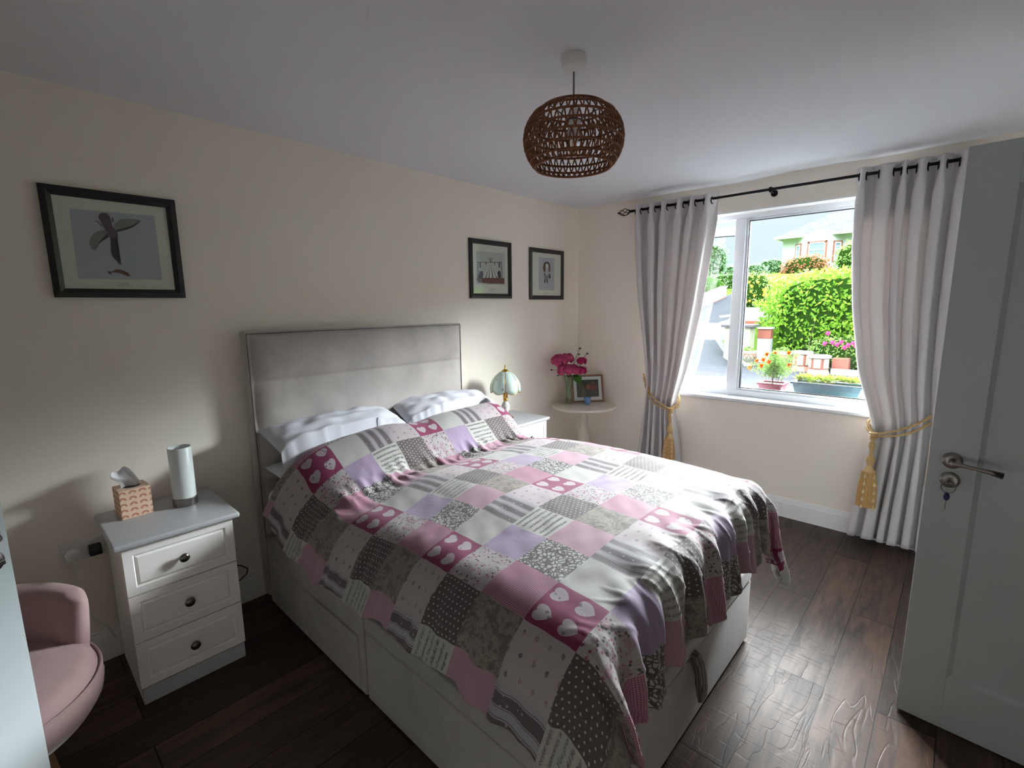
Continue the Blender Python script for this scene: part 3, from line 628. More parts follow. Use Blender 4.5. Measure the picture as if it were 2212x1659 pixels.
def interp(z, pts): a = sorted(pts); return np.interp(z, [p[0] for p in a], [p[1] for p in a])
def smooth1(z, pts):
    a = sorted(pts); xs = np.array([p[0] for p in a]); ys = np.array([p[1] for p in a])
    g = np.linspace(xs[0], xs[-1], 300); y = np.interp(g, xs, ys); k = np.hanning(33); k /= k.sum(); yp = np.pad(y, 16, mode='reflect', reflect_type='odd')
    return np.interp(z, g, np.convolve(yp, k, 'valid'))
def curtain(label, zt, zb, left, right, zt_tie, pleats, seed, tie_side, topw):
    """eyelet curtain: left/right edge positions by height; pleats = phase profile across the cloth"""
    nu, nv = 260, 150; u = np.linspace(0, 1, nu); z = zb+(zt-zb)*np.linspace(0, 1, nv)**.9; U, Z = np.meshgrid(u, z, indexing='ij')
    xl, xr = smooth1(Z, left), smooth1(Z, right); r = np.random.default_rng(seed)
    tt = ss(Z, zt_tie+.0, zt)                       # 1 at the rod, 0 at the tieback
    ph = 2*PI*np.interp(U, np.linspace(0, 1, len(pleats)), np.cumsum(pleats)-pleats[0])
    ub = U+.012*np.sin(ph*.5+seed)
    near = np.exp(-((Z-zt_tie)/.22)**2)
    amp = .043-.012*near+.0*Z
    wid = np.clip((xr-xl)/.6, .3, 1.3)
    X = xl+(xr-xl)*ub+.016*np.sin(2*ph+.6)*wid*(1-.6*near)*(1-ss(Z, zt-.2, zt-.06))
    wob = .010*np.sin(ph*.5+3*Z+seed)*(1-tt)+.006*snoise(U*3, Z*.5, seed+5, .3, 1.4, 10)
    Y = RODY+.002+amp*np.cos(ph+.25*np.sin(2.2*Z+seed)*(1-tt))+wob
    Y = Y-.035*near
    Y = np.where(Z > zt-.16, RODY+.002+amp*np.cos(ph)+wob*.3, Y)*1.0
    k = ss(Z, zt-.30, zt-.12); Y = k*(RODY+.002+.044*np.cos(ph))+(1-k)*(RODY+.002+amp*np.cos(ph+.25*np.sin(2.2*Z+seed)*(1-tt))+wob-.035*near)
    Zt = Z+.010*np.cos(ph)*ss(Z, zt-.1, zt)*.6-.010*ss(.3-Z, 0, .3)*np.cos(ph)
    if zb < .02: Zt = Zt
    P = np.stack([X, Y, Zt], -1)
    V = np.concatenate([P.reshape(-1, 3)]); F = grid_faces(nu, nv)
    c = thing('curtain', label, 'curtain', (float(np.mean(X)), RODY, 0.02), 'grey eyelet curtains')
    o = obj('curtain_cloth', (V, F, None), M['curtain'], c, smooth=True)
    so = o.modifiers.new('thick', 'SOLIDIFY'); so.thickness = .003; so.offset = 0
    # eyelet rings where the cloth crosses the rod
    j = int(np.argmin(np.abs(z-RODZ))); yy = P[:, j, 1]-RODY
    for i in range(nu-1):
        if yy[i]*yy[i+1] <= 0 and yy[i] != 0:
            obj('eyelet', ring((float(X[i, j]), RODY, RODZ-.012), .0225, .004, 'x', 26, 8), M['iron'], c, smooth=True)
    return c, P
cl, PL = curtain('light grey eyelet curtain left of the window, nearer the room corner', 2.335, .03,
    [(2.34, .605), (1.6, .665), (1.0, .755), (.85, .775), (.7, .765), (.35, .72), (.03, .70)], [(2.34, 1.27), (1.5, 1.165), (.9, 1.065), (.75, 1.035), (.6, 1.04), (.3, 1.07), (.03, 1.09)], .76, [.8, 1.1, .95, 1.0, .9, 1.1, 1.0], 3, 1, .6)
cr_, PR = curtain('light grey eyelet curtain right of the window, beside the open door', 2.335, .03,
    [(2.34, 2.085), (1.9, 2.09), (1.5, 2.125), (1.1, 2.19), (.9, 2.26), (.76, 2.30), (.6, 2.285), (.3, 2.25), (.03, 2.225)], [(2.34, 2.64), (1.5, 2.63), (.9, 2.63), (.5, 2.64), (.03, 2.65)], .78, [.9, 1.0, .7, 1.3, 1.1, 1.0, .9], 8, -1, .6)

def tieback(label, knot, hook, inner, back, tz):
    t = thing('tieback', label, 'curtain tieback', (knot[0], knot[1], knot[2]), 'gold rope tiebacks')
    K, Hk, I, B = Vector(knot), Vector(hook), Vector(inner), Vector(back)
    def rope(P, r=.0082, tw=.004):
        out = []
        # smooth the polyline, then wind two strands around it
        P = [Vector(p) for p in P]; Q = []
        for i in range(len(P)-1):
            p0, p1, p2, p3 = P[max(i-1, 0)], P[i], P[i+1], P[min(i+2, len(P)-1)]
            for j in range(16):
                s = j/16; Q.append(.5*((2*p1)+(p2-p0)*s+(2*p0-5*p1+4*p2-p3)*s*s+(3*p1-p0-3*p2+p3)*s**3))
        Q.append(P[-1]); g = []; L = 0; ang = [0]
        for i in range(1, len(Q)): L += (Q[i]-Q[i-1]).length; ang.append(L/.022*2*PI)
        for s_ in range(2):
            W_ = []
            for i, q in enumerate(Q):
                d = (Q[min(i+1, len(Q)-1)]-Q[max(i-1, 0)]).normalized(); a = d.orthogonal().normalized(); a = Vector((0, 0, 1)).cross(d).normalized() if abs(d.z) < .9 else a; b = d.cross(a)
                W_.append(q+tw*(math.cos(ang[i]+PI*s_)*a+math.sin(ang[i]+PI*s_)*b))
            g.append(tube(W_, r*.62, 6))
        return cat_geo(*g)
    m1 = (K+Hk)/2+Vector((0, -.080, -.030)); m2 = (K+Hk)/2+Vector((0, -.078, -.070))
    obj('rope', cat_geo(rope([Hk, m1, K]), rope([Hk+Vector((0, 0, -.03)), m2, K+Vector((0, 0, -.012))]), rope([K, I, (I+B)/2+Vector((0, .02, .01)), B]), rope([K+Vector((0, 0, .01)), I+Vector((0, .004, .035)), (I+B)/2+Vector((0, .03, .05)), B])), M['rope'], t, smooth=True)
    kn = [ring((K.x+.004*math.sin(i), K.y-.006, K.z-.014*i+.012), .017-.001*i, .0065, 'z', 18, 6) for i in range(3)]
    obj('knot', cat_geo(*kn, sphere((K.x, K.y-.004, K.z-.004), (.014, .012, .022)), rope([K+Vector((.006, -.012, -.02)), K+Vector((-.010, -.012, -.06)), (K.x+.002, K.y-.004, K.z-.105)]), rope([K+Vector((-.006, -.012, -.02)), K+Vector((.010, -.012, -.06)), (K.x-.002, K.y-.004, K.z-.105)])), M['rope'], t, smooth=True)
    z1 = K.z-.10; c = (K.x, K.y-.004, 0)
    obj('tassel_head', lathe([(.005, z1), (.014, z1-.008), (.009, z1-.02), (.013, z1-.03), (.021, z1-.046), (.024, z1-.062), (.018, z1-.082), (.010, z1-.094), (.017, z1-.102), (.017, z1-.108), (.024, z1-.116), (.033, z1-.128), (.035, z1-.136)][::-1], c, 24), M['rope'], t, smooth=True)
    # skirt of fringe with vertical cords
    n = 72; pr = [(.034, z1-.132), (.037, z1-.16), (.042, z1-.20), (.048, z1-.245), (.050, tz)]
    V, F = [], []
    for r_, z_ in pr[::-1]:
        for k in range(n): a = 2*PI*k/n; q = r_*(1+.05*(k % 2)); V.append((c[0]+q*math.cos(a), c[1]+q*math.sin(a)*.8, z_))
    for i in range(len(pr)-1):
        for k in range(n): a, b = i*n+k, i*n+(k+1) % n; F.append((a, b, b+n, a+n))
    F.append(tuple(range(n-1, -1, -1)))
    obj('fringe', (V, F, None), M['fringe'], t)
    for q in range(3):
        a = -PI/2+(-.35 if q == 0 else 0.9 if q == 1 else -1.7); g = []
        for i in range(5):
            f_ = i/4; rr = .040+.012*f_; x_, y_, z_ = c[0]+rr*math.cos(a), c[1]+rr*.85*math.sin(a), z1-.15-f_*(z1-.15-tz-.008)
            g += [sphere((x_, y_, z_+.006), .0045, 8, 6), lathe([(.008, z_-.017), (.007, z_-.006), (.003, z_+.003)], (x_, y_, 0), 8)]
        g.append(tube([(c[0]+.040*math.cos(a), c[1]+.034*math.sin(a), z1-.14), (c[0]+.052*math.cos(a), c[1]+.0442*math.sin(a), tz+.012)], .0012, 5))
        obj('tassel_string', cat_geo(*g), M['fringe2'], t, smooth=True)
    return t
tieback('gold rope tieback with tassel holding the curtain nearer the room corner', (1.030, -.185, .712), (.70, -.02, .955), (1.065, -.12, .735), (.98, -.02, .80), .312)
tieback('gold rope tieback with tassel holding the curtain beside the open white door', (2.325, -.185, .735), (2.68, -.02, .965), (2.285, -.12, .76), (2.38, -.02, .82), .280)

# ================================================================ bedside cabinets
def bedside(label, x1, y0, y1, ht, group):
    """x1 = drawer front plane, y0..y1 width, ht = height of the top surface"""
    c = thing('bedside_cabinet', label, 'bedside cabinet', ((x1+.03)/2, (y0+y1)/2, 0), group)
    zt = ht-.024; pl = .072
    obj('body', cat_geo(box(.035, x1-.022, y0+.004, y1-.004, .0, zt)), M['white_furn'], c, bevel=.002)
    obj('plinth', box(x1-.022, x1-.004, y0+.004, y1-.004, .0, pl-.004), M['grey_top'], c, bevel=.002)
    obj('top', box(.022, x1+.016, y0-.026, y1+.026, zt, ht), M['grey_top'], c, bevel=.010, bseg=4)
    hh = (zt-pl)/3
    for i in range(3):
        a, b = pl+i*hh+.002, pl+(i+1)*hh-.002
        m = bmesh.new(); vs = [m.verts.new(p) for p in box(x1-.020, x1, y0+.001, y1-.001, a, b)[0]]
        for q in box(0, 1, 0, 1, 0, 1)[1]: m.faces.new([vs[k] for k in q])
        m.normal_update(); f = max(m.faces, key=lambda q: q.normal.x)
        for th, dp in ((.042, 0), (.006, -.005), (.004, 0), (.010, .0045)): 
            r_ = bmesh.ops.inset_region(m, faces=[f], thickness=th, depth=0)
            for v in f.verts: v.co.x += dp
        m.verts.index_update(); g = ([tuple(v.co) for v in m.verts], [tuple(v.index for v in q.verts) for q in m.faces], None); m.free()
        d = obj('drawer', g, M['white_furn'], c, bevel=0)
        kz = (a+b)/2; obj('knob', xf(lathe([(.006, 0), (.006, .010), (.016, .016), (.0185, .021), (.016, .026), (.008, .029)], n=24), Matrix.Translation((x1, (y0+y1)/2, kz)) @ Matrix.Rotation(PI/2, 4, 'Y')), M['pewter'], d, smooth=True)
    return c
bedside('white three-drawer bedside cabinet with grey top carrying the tissue box', .449, -3.544, -3.168, .678, 'bedside cabinets')
bedside('white three-drawer bedside cabinet with grey top under the glass-shaded lamp', .400, -1.350, -.968, .700, 'bedside cabinets')

# white cylinder lamp and tissue box on the near cabinet
lp = thing('table_lamp', 'cylinder table lamp with white frosted glass shade and steel base on the bedside cabinet', 'lamp', (.185, -3.272, .678))
obj('base', lathe([(.046, 0), (.047, .002), (.047, .033), (.045, .036), (.030, .036)], (.185, -3.272, .678), 40), M['steel'], lp, smooth=False, bevel=0)
obj('lamp_shade', lathe([(.044, .036), (.0445, .262), (.0438, .263), (.0425, .262), (.0418, .040)], (.185, -3.272, .678), 48, cap=False), M['frosted'], lp, smooth=True)
obj('bulb', cat_geo(lathe([(.013, .036), (.013, .075), (.010, .08)], (.185, -3.272, .678), 16), sphere((.185, -3.272, .678+.105), (.022, .022, .03))), M['plastic'], lp, smooth=True)
tb = thing('tissue_box', 'cube tissue box printed with terracotta rainbows on the bedside cabinet', 'tissue box', (.135, -3.447, .678))
N = NT('rainbow_print_card'); x, y, z = N.xyz(N.coord())
a_ = N.mul(N.add(x, y), 31.); b2 = N.mul(z, 40.); row = N.f('FLOOR', b2); aa = N.sub(N.fr(N.add(a_, N.mul(N.f('FLOORED_MODULO', row, 2.), .0))), .5); bb = N.sub(N.fr(b2), .22)
rr = N.f('SQRT', N.add(N.mul(aa, aa), N.mul(N.mul(bb, bb), .62))); arch = N.mul(N.band(rr, .17, .40), N.gt(bb, -.02)); inn = N.mul(N.band(rr, .245, .285), N.gt(bb, -.02))
N.set(Base_Color=N.mix(inn, N.mix(arch, srgb((228, 196, 172)), srgb((186, 122, 96))), srgb((206, 150, 124))), Roughness=.6); M['rainbow'] = N.m
bx = (.135, -3.447); Rt = Matrix.Translation((bx[0], bx[1], .678)) @ Matrix.Rotation(.06, 4, 'Z')
g = box(-.054, .054, -.054, .054, 0, .122); 
obj('carton', xf(g, Rt), M['rainbow'], tb, bevel=.002)
obj('opening', xf(lathe([(.030, .1222), (.030, .1226)], (0, 0, 0), 24), Rt), M['blackpl'], tb)
n = 26; U, W_ = np.meshgrid(np.linspace(0, 1, n), np.linspace(0, 1, n), indexing='ij'); a = (U-.5)*2
Xt = .006*np.sin(a*4)+.014*np.sin(W_*5+a*3)*W_; Yt = a*(.027+.012*W_)-.018*W_*(W_)+.010*np.sin(W_*7)*W_; Zt = .118+W_*(.072-.052*np.clip(a, 0, 1)-.016*np.clip(-a, 0, 1)+.008*np.sin(a*5))
V = np.stack([Xt, Yt, Zt], -1).reshape(-1, 3)
V = (V-np.array([0, 0, .118]))*1.25+np.array([0, 0, .118]); t_o = obj('tissue', xf((V, grid_faces(n, n), None), Rt), M['tissue'], tb, smooth=True); sd = t_o.modifiers.new('th', 'SOLIDIFY'); sd.thickness = .0012

# brass and glass touch lamp on the far cabinet
c0 = (.195, -1.205, .700)
tl = thing('touch_lamp', 'small brass lamp with pale green petal glass shade and painted porcelain stem', 'lamp', c0)
N = NT('pale_green_glass'); o = N.coord(); fl = N.lt(N.vor(o, 22.)['Distance'], .22); fl = N.mul(fl, N.gt(N.noise(o, 14., 1), .52))
N.set(Base_Color=N.mix(N.mul(fl, .6), srgb((198, 218, 210)), srgb((118, 118, 112))), Roughness=.25); M['greenglass'] = N.m
N = NT('painted_porcelain'); o = N.coord(); fl = N.gt(N.noise(o, 60., 3), .60); N.set(Base_Color=N.mix(fl, srgb((226, 226, 222)), srgb((120, 112, 128))), Roughness=.15); M['porcelain'] = N.m
obj('base', lathe([(.058, 0), (.060, .006), (.052, .014), (.024, .022), (.014, .03)], c0, 32), M['brass'], tl, smooth=True)
obj('stem', lathe([(.012, .028), (.018, .045), (.030, .075), (.032, .095), (.024, .118), (.013, .134)], c0, 28), M['porcelain'], tl, smooth=True)
obj('lamp_holder', lathe([(.014, .132), (.018, .140), (.018, .150), (.013, .152), (.017, .158), (.019, .215), (.012, .222)], c0, 24), M['brass'], tl, smooth=True)
pr = [(.104, .215), (.108, .235), (.104, .262), (.092, .292), (.072, .322), (.046, .346), (.020, .360)]
n = 6; V, F = [], []
for q in range(6):
    # six bowed glass petals between the brass ribs
    V, F = [], []; mseg = 10
    for i, (r_, z_) in enumerate(pr):
        for k in range(mseg+1):
            f_ = k/mseg; a = 2*PI*(q+f_)/6+.25; bow = 1+.06*math.sin(PI*f_)*min(1, r_/.07); zz = z_-(.018*math.sin(PI*f_) if i == 0 else .006*math.sin(PI*f_) if i == 1 else 0)
            V.append((c0[0]+r_*bow*math.cos(a), c0[1]+r_*bow*math.sin(a), c0[2]+zz))
    F = grid_faces(len(pr), mseg+1)
    o_ = obj('glass_petal', (V, F, None), M['greenglass'], tl, smooth=True); o_.modifiers.new('th', 'SOLIDIFY').thickness = .002
    a = 2*PI*q/6+.25; P = [(c0[0]+(r_+.002)*math.cos(a), c0[1]+(r_+.002)*math.sin(a), c0[2]+z_) for r_, z_ in pr]; P = [(c0[0]+.120*math.cos(a), c0[1]+.120*math.sin(a), c0[2]+.214), (c0[0]+.116*math.cos(a), c0[1]+.116*math.sin(a), c0[2]+.205)]+P
    P2 = [(c0[0]+(.104*(1+.06*math.sin(PI*k/10))+.002)*math.cos(2*PI*(q+k/10)/6+.25), c0[1]+(.104*(1+.06*math.sin(PI*k/10))+.002)*math.sin(2*PI*(q+k/10)/6+.25), c0[2]+.215-.018*math.sin(PI*k/10)) for k in range(11)]
    obj('brass_rib', cat_geo(tube(P, .0018, 6), tube(P2, .0018, 6)), M['brass'], tl, smooth=True)
obj('cap_finial', lathe([(.030, .352), (.028, .362), (.014, .372), (.006, .378), (.007, .386), (.0035, .392), (.006, .399), (.001, .408)], c0, 24), M['brass'], tl, smooth=True)

# ================================================================ round table in the corner and what stands on it
TC = (.292, -.312); TZ = .68
rtb = thing('pedestal_table', 'small round cream pedestal table in the corner of the room', 'table', (TC[0], TC[1], 0))
obj('table_top', lathe([(.262, TZ-.028), (.276, TZ-.022), (.280, TZ-.012), (.276, TZ-.003), (.268, TZ)], TC+(0,), 64), M['tablewhite'], rtb, smooth=False)
obj('pedestal', lathe([(.05, .13), (.062, .15), (.040, .175), (.046, .20), (.060, .25), (.066, .32), (.058, .39), (.040, .45), (.034, .50), (.030, .555), (.036, .562), (.036, .572), (.028, .58), (.034, .62), (.05, .64), (.05, TZ-.028)], TC+(0,), 32), M['tablewhite'], rtb, smooth=True)
for k_ in range(3):
    a = 2*PI*k_/3+.9; P = [(TC[0]+r_*math.cos(a), TC[1]+r_*math.sin(a), z_) for r_, z_ in ((.03, .17), (.09, .165), (.15, .12), (.20, .055), (.235, .022))]
    obj('leg', tube(P, [.026, .026, .022, .019, .022], 10), M['tablewhite'], rtb, smooth=True)
VC = (.185, -.392)
vs = thing('glass_vase', 'clear flared glass vase of cut stems on the round table', 'vase', (*VC, TZ))
obj('vase_glass', lathe([(.040, .0), (.042, .012), (.034, .07), (.033, .12), (.040, .19), (.058, .245), (.064, .258), (.0625, .258), (.056, .245), (.038, .19), (.031, .12), (.032, .07), (.038, .014), (.001, .012)], (*VC, TZ+.001), 40, cap=False), M['vaseglass'], vs, smooth=True)
RV = Vector((.7326, .6807, 0))                                   # direction across the table top, left to right seen from the bed
def bloom(off, dep, z, r, nm, npet, m, label, seed):
    rr = np.random.default_rng(seed); c = Vector((VC[0], VC[1], z))+RV*off+Vector((.68, -.73, 0))*dep
    t = thing('cut_flower', label, 'flower', tuple(c), 'flowers in the glass vase')
    V, F = [], []
    for i in range(npet):
        # spiral of cupped petals covering a flattened ball
        f_ = (i+.5)/npet; th = math.acos(1-1.75*f_); ph = i*2.39996+rr.uniform(-.2, .2); R_ = r*(.55+.45*f_**.35)*rr.uniform(.88, 1.08)
        n = Vector((math.sin(th)*math.cos(ph), math.sin(th)*math.sin(ph), math.cos(th)*.8)).normalized(); up_ = (Vector((0, 0, 1))-n*n.z); up_ = up_.normalized() if up_.length > .05 else n.orthogonal().normalized()
        sd = n.cross(up_); ps = r*rr.uniform(.36, .50); nn = (n+up_*rr.uniform(-.1, .7)+sd*rr.uniform(-.4, .4)).normalized(); b0 = len(V); m_ = 4
        u_ = (up_-nn*up_.dot(nn)).normalized(); s_v = nn.cross(u_)
        for a in range(m_+1):
            for b in range(m_+1):
                x = (a/m_-.5)*2; y = b/m_; w_ = math.sin(PI*min(1, .22+.62*y))*(1-.15*y); p = c+Vector((n.x*R_, n.y*R_, n.z*R_*.85))+s_v*(x*ps*.62*w_)+u_*((y-.55)*ps*1.1*(1-.14*x*x))-nn*(x*x*ps*.20-.16*ps*math.sin(PI*y)+.05*ps*math.sin(3*x+i))
                V.append(tuple(p))
        F += [tuple(q_+b0 for q_ in q) for q in grid_faces(m_+1, m_+1)]
    cr2 = sphere(tuple(c), (r*.62, r*.62, r*.52), 12, 8)
    obj('petals', cat_geo((V, F), cr2), m, t, smooth=True)
    bot = Vector((VC[0], VC[1], TZ+.02))+RV*rr.uniform(-.02, .02); mid = Vector((VC[0], VC[1], TZ+.22))+RV*(off*.3)
    obj('stem', tube([bot, mid, (mid+c)/2+Vector((0, 0, .01)), c-Vector((0, 0, r*.5))], .0028, 7), M['stem'], t, smooth=True)
    return t
bloom(-.085, .0, 1.078, .072, 'p', 60, M['pinkpetal'], 'pink flower head at the upper left of the bunch in the vase', 1)
bloom(-.012, -.03, 1.088, .062, 'p', 54, M['pinkpetal'], 'pink flower head at the top middle of the bunch in the vase', 2)
bloom(-.035, .05, 1.00, .073, 'p', 64, M['pinkpetal'], 'pink flower head lowest on the left of the bunch in the vase', 3)
bloom(.030, .045, .998, .062, 'p', 64, M['pinkpetal'], 'pink flower head low in the middle of the bunch, above the vase rim', 4)
bloom(.112, .0, 1.065, .046, 'm', 46, M['magpetal'], 'magenta rose head higher on the right of the bunch in the vase', 5)
bloom(.106, .01, .985, .050, 'm', 46, M['magpetal'], 'magenta rose head lower on the right of the bunch in the vase', 6)
def leaf_geo(c, d, n, L, w):
    c, d, n = Vector(c), Vector(d).normalized(), Vector(n); s = d.cross(n).normalized(); n = s.cross(d); V = []
    for t, ww in ((0, .08), (.25, .8), (.55, 1), (.8, .6), (1, .02)): V += [tuple(c+d*L*t+s*w*ww-n*.04*L*(2*t-1)**2), tuple(c+d*L*t-n*L*(.07+.04*(2*t-1)**2)), tuple(c+d*L*t-s*w*ww-n*.04*L*(2*t-1)**2)]
    return V, grid_faces(5, 3), None
M['leaf'] = petal('green_rose_leaf', (62, 104, 40), (88, 132, 56), .2); M['darkleaf'] = mat('dark_dried_bud', (52, 36, 34), .7)
fo = thing('foliage_sprig', 'sprig of green leaves and dark buds among the pink flowers in the vase', 'leaves', (*VC, .93), None)
obj('leaves', cat_geo(leaf_geo(Vector((*VC, .945))-RV*.03, -RV+Vector((.3, -.3, -.05)), (0, 0, 1), .09, .022), leaf_geo(Vector((*VC, .945))+RV*.05, RV*.5+Vector((.3, -.3, -.7)), (.6, -.7, .3), .10, .036), leaf_geo(Vector((*VC, .94))+RV*.03, RV*.4+Vector((.6, -.6, -.1)), (0, 0, 1), .085, .03), leaf_geo(Vector((*VC, .94))+RV*.0, Vector((.6, -.8, -.1)), (0, 0, 1), .07, .026)), M['leaf'], fo, smooth=True)
tips = [((.095, 1.17), (.02, .99)), ((.16, 1.125), (.05, .99)), ((.088, 1.12), (.03, .99)), ((-.15, .985), (-.03, .955))]
for (o1, z1), (o0, z0) in tips:
    a, b = Vector((*VC, z0))+RV*o0, Vector((*VC, z1))+RV*o1
    s_ = obj('bud_stalk', tube([a, (a+b)/2+Vector((0, 0, .01)), b], .0018, 6), M['darkleaf'], fo, smooth=True)
    obj('bud', sphere(tuple(b), (.010, .010, .007), 10, 6), M['darkleaf'], s_, smooth=True)
# framed flower photograph leaning on the table
A = Matrix.Translation((.27, -.205, TZ+.001)) @ Matrix.Rotation(math.atan2(.23, .177), 4, 'Z') @ Matrix.Rotation(math.radians(-14), 4, 'X')
pf = thing('photo_frame', 'wooden framed photograph of red flowers standing on the round table', 'photo frame', (.27, -.205, TZ))
fwid, fh = .292, .245
def frame_ring(w_, h_, b, t0, t1):
    o = [(-w_/2, 0), (w_/2, 0), (w_/2, h_), (-w_/2, h_)]; i = [(-w_/2+b, b), (w_/2-b, b), (w_/2-b, h_-b), (-w_/2+b, h_-b)]
    V = [(x, t0, z) for x, z in o]+[(x, t0+.3*(t1-t0), z) for x, z in i]+[(x, t1, z) for x, z in o]+[(x, t1, z) for x, z in i]; F = []
    for k in range(4):
        n = (k+1) % 4; F += [(k, n, 4+n, 4+k), (8+n, 8+k, 12+k, 12+n), (n, k, 8+k, 8+n), (4+k, 4+n, 12+n, 12+k)]
    return V, F, None
obj('frame', xf(frame_ring(fwid, fh, .016, -.008, .010), A), M['walnut'], pf)
obj('mount', xf(box(-fwid/2+.014, fwid/2-.014, .0015, .004, .014, fh-.014), A), mat('white_mount', (222, 224, 226), .8, var=.01), pf)
N = NT('red_flower_photo'); x, y, z = N.xyz(N.coord()); xx = N.add(N.mul(x, .61), N.mul(y, .79)); st_ = N.noise(N.comb(N.mul(xx, 14.), N.mul(z, 3.)), 3., 4, .8)
dark = N.mix(N.ramp(st_, .52, .68), srgb((38, 42, 40)), srgb((120, 104, 60)))
dx1 = N.sub(xx, .050); dz1 = N.sub(z, .135); rd = N.f('SQRT', N.add(N.mul(dx1, dx1), N.mul(dz1, dz1))); rm = N.ramp(N.add(rd, N.mul(N.noise(N.coord(), 45., 3, 1.), .06)), .045, .075, 1., 0.)
N.set(Base_Color=N.mix(N.mul(rm, N.ramp(N.noise(N.coord(), 30., 4, 1.), .40, .55)), dark, srgb((158, 52, 44))), Roughness=.4)
obj('photograph', xf(box(-fwid/2+.044, fwid/2-.044, -.0004, .0014, .046, fh-.044), A), N.m, pf)
obj('glass', xf(box(-fwid/2+.015, fwid/2-.015, -.003, -.0018, .015, fh-.015), A), M['picglass'], pf)
obj('back_strut', xf(xf(box(-.02, .02, 0, .003, 0, .17), Matrix.Translation((0, .075, 0)) @ Matrix.Rotation(math.radians(24), 4, 'X')), Matrix.Translation((.27, -.205, TZ+.001)) @ Matrix.Rotation(math.atan2(.23, .177), 4, 'Z')), M['walnut'], pf)
ca = thing('glass_tumbler', 'small blue glass candle holder in front of the photo frame', 'candle holder', (.318, -.295, TZ))
obj('glass_body', lathe([(.021, 0), (.024, .004), (.030, .062), (.0285, .062), (.023, .008)], (.318, -.295, TZ+.001), 28), M['blueglass'], ca, smooth=True)
obj('rim', ring((.318, -.295, TZ+.064), .0295, .0018, 'z', 30, 6), M['vaseglass'], ca, smooth=True)
obj('candle', lathe([(.0225, .008), (.0275, .050)], (.318, -.295, TZ+.001), 24), mat('blue_wax', (84, 118, 160), .5), ca)

# ================================================================ pictures on the headboard wall
def homog(q):
    A_, b = [], []
    for (x, y), (u, v) in zip(q, ((0, 0), (1, 0), (1, 1), (0, 1))): A_ += [[x, y, 1, 0, 0, 0, -u*x, -u*y], [0, 0, 0, x, y, 1, -v*x, -v*y]]; b += [u, v]
    h = np.linalg.solve(np.array(A_, float), b)
    return lambda x, y: ((h[0]*x+h[1]*y+h[2])/(h[6]*x+h[7]*y+1), (h[3]*x+h[4]*y+h[5])/(h[6]*x+h[7]*y+1))
def picture(label, y0, y1, z0, z1, b, quad, layers, printm=None, sc=1.):
    c = thing('framed_print', label, 'framed picture', (.0, (y0+y1)/2, z0), 'black framed prints'); T = .022
    o = [(y0, z0), (y1, z0), (y1, z1), (y0, z1)]; i = [(y0+b, z0+b), (y1-b, z0+b), (y1-b, z1-b), (y0+b, z1-b)]
    m_ = [(y0+b*.55, z0+b*.55), (y1-b*.55, z0+b*.55), (y1-b*.55, z1-b*.55), (y0+b*.55, z1-b*.55)]
    V = [(.002, *p) for p in o]+[(T*.8, *p) for p in o]+[(T, *p) for p in m_]+[(T*.55, *p) for p in i]+[(.002, *p) for p in i]; F = []
    for k in range(4):
        n = (k+1) % 4
        for a in (0, 4, 8, 12): F.append((a+k, a+n, a+4+n, a+4+k))
    obj('frame', (V, F, None), M['blackframe'], c, bevel=0)
    obj('mount', box(.004, .007, y0+b*.9, y1-b*.9, z0+b*.9, z1-b*.9), M['mount'], c)
    H_ = homog(quad); W_, HH = y1-y0-2*b, z1-z0-2*b
    def P(x, y): u, v = H_(x, y); return (y0+b+u*W_, z1-b-v*HH)
    for k, (nm, m, polys) in enumerate(layers):
        gs = []
        for pl in polys:
            pts = [P(*p) for p in pl]; x_ = .0073+.0004*k; V = [(x_, a, b_) for a, b_ in pts]+[(x_-.0003, a, b_) for a, b_ in pts]; n = len(pts)
            bm_ = bmesh.new(); f_ = bm_.faces.new([bm_.verts.new(v) for v in V[:n]]); bmesh.ops.triangulate(bm_, faces=[f_]); bm_.verts.index_update()
            gs.append(([tuple(v.co) for v in bm_.verts], [tuple(v.index for v in q.verts) for q in bm_.faces])); bm_.free()
        obj(nm, cat_geo(*gs), M[m], c)
    obj('glass', box(.0115, .0125, y0+b*.95, y1-b*.95, z0+b*.95, z1-b*.95), M['picglass'], c)
    return c
def ln(x0, y0, x1, y1, w_=2.): d = math.hypot(x1-x0, y1-y0); a, b = -(y1-y0)/d*w_/2, (x1-x0)/d*w_/2; return [(x0+a, y0+b), (x1+a, y1+b), (x1-a, y1-b), (x0-a, y0-b)]
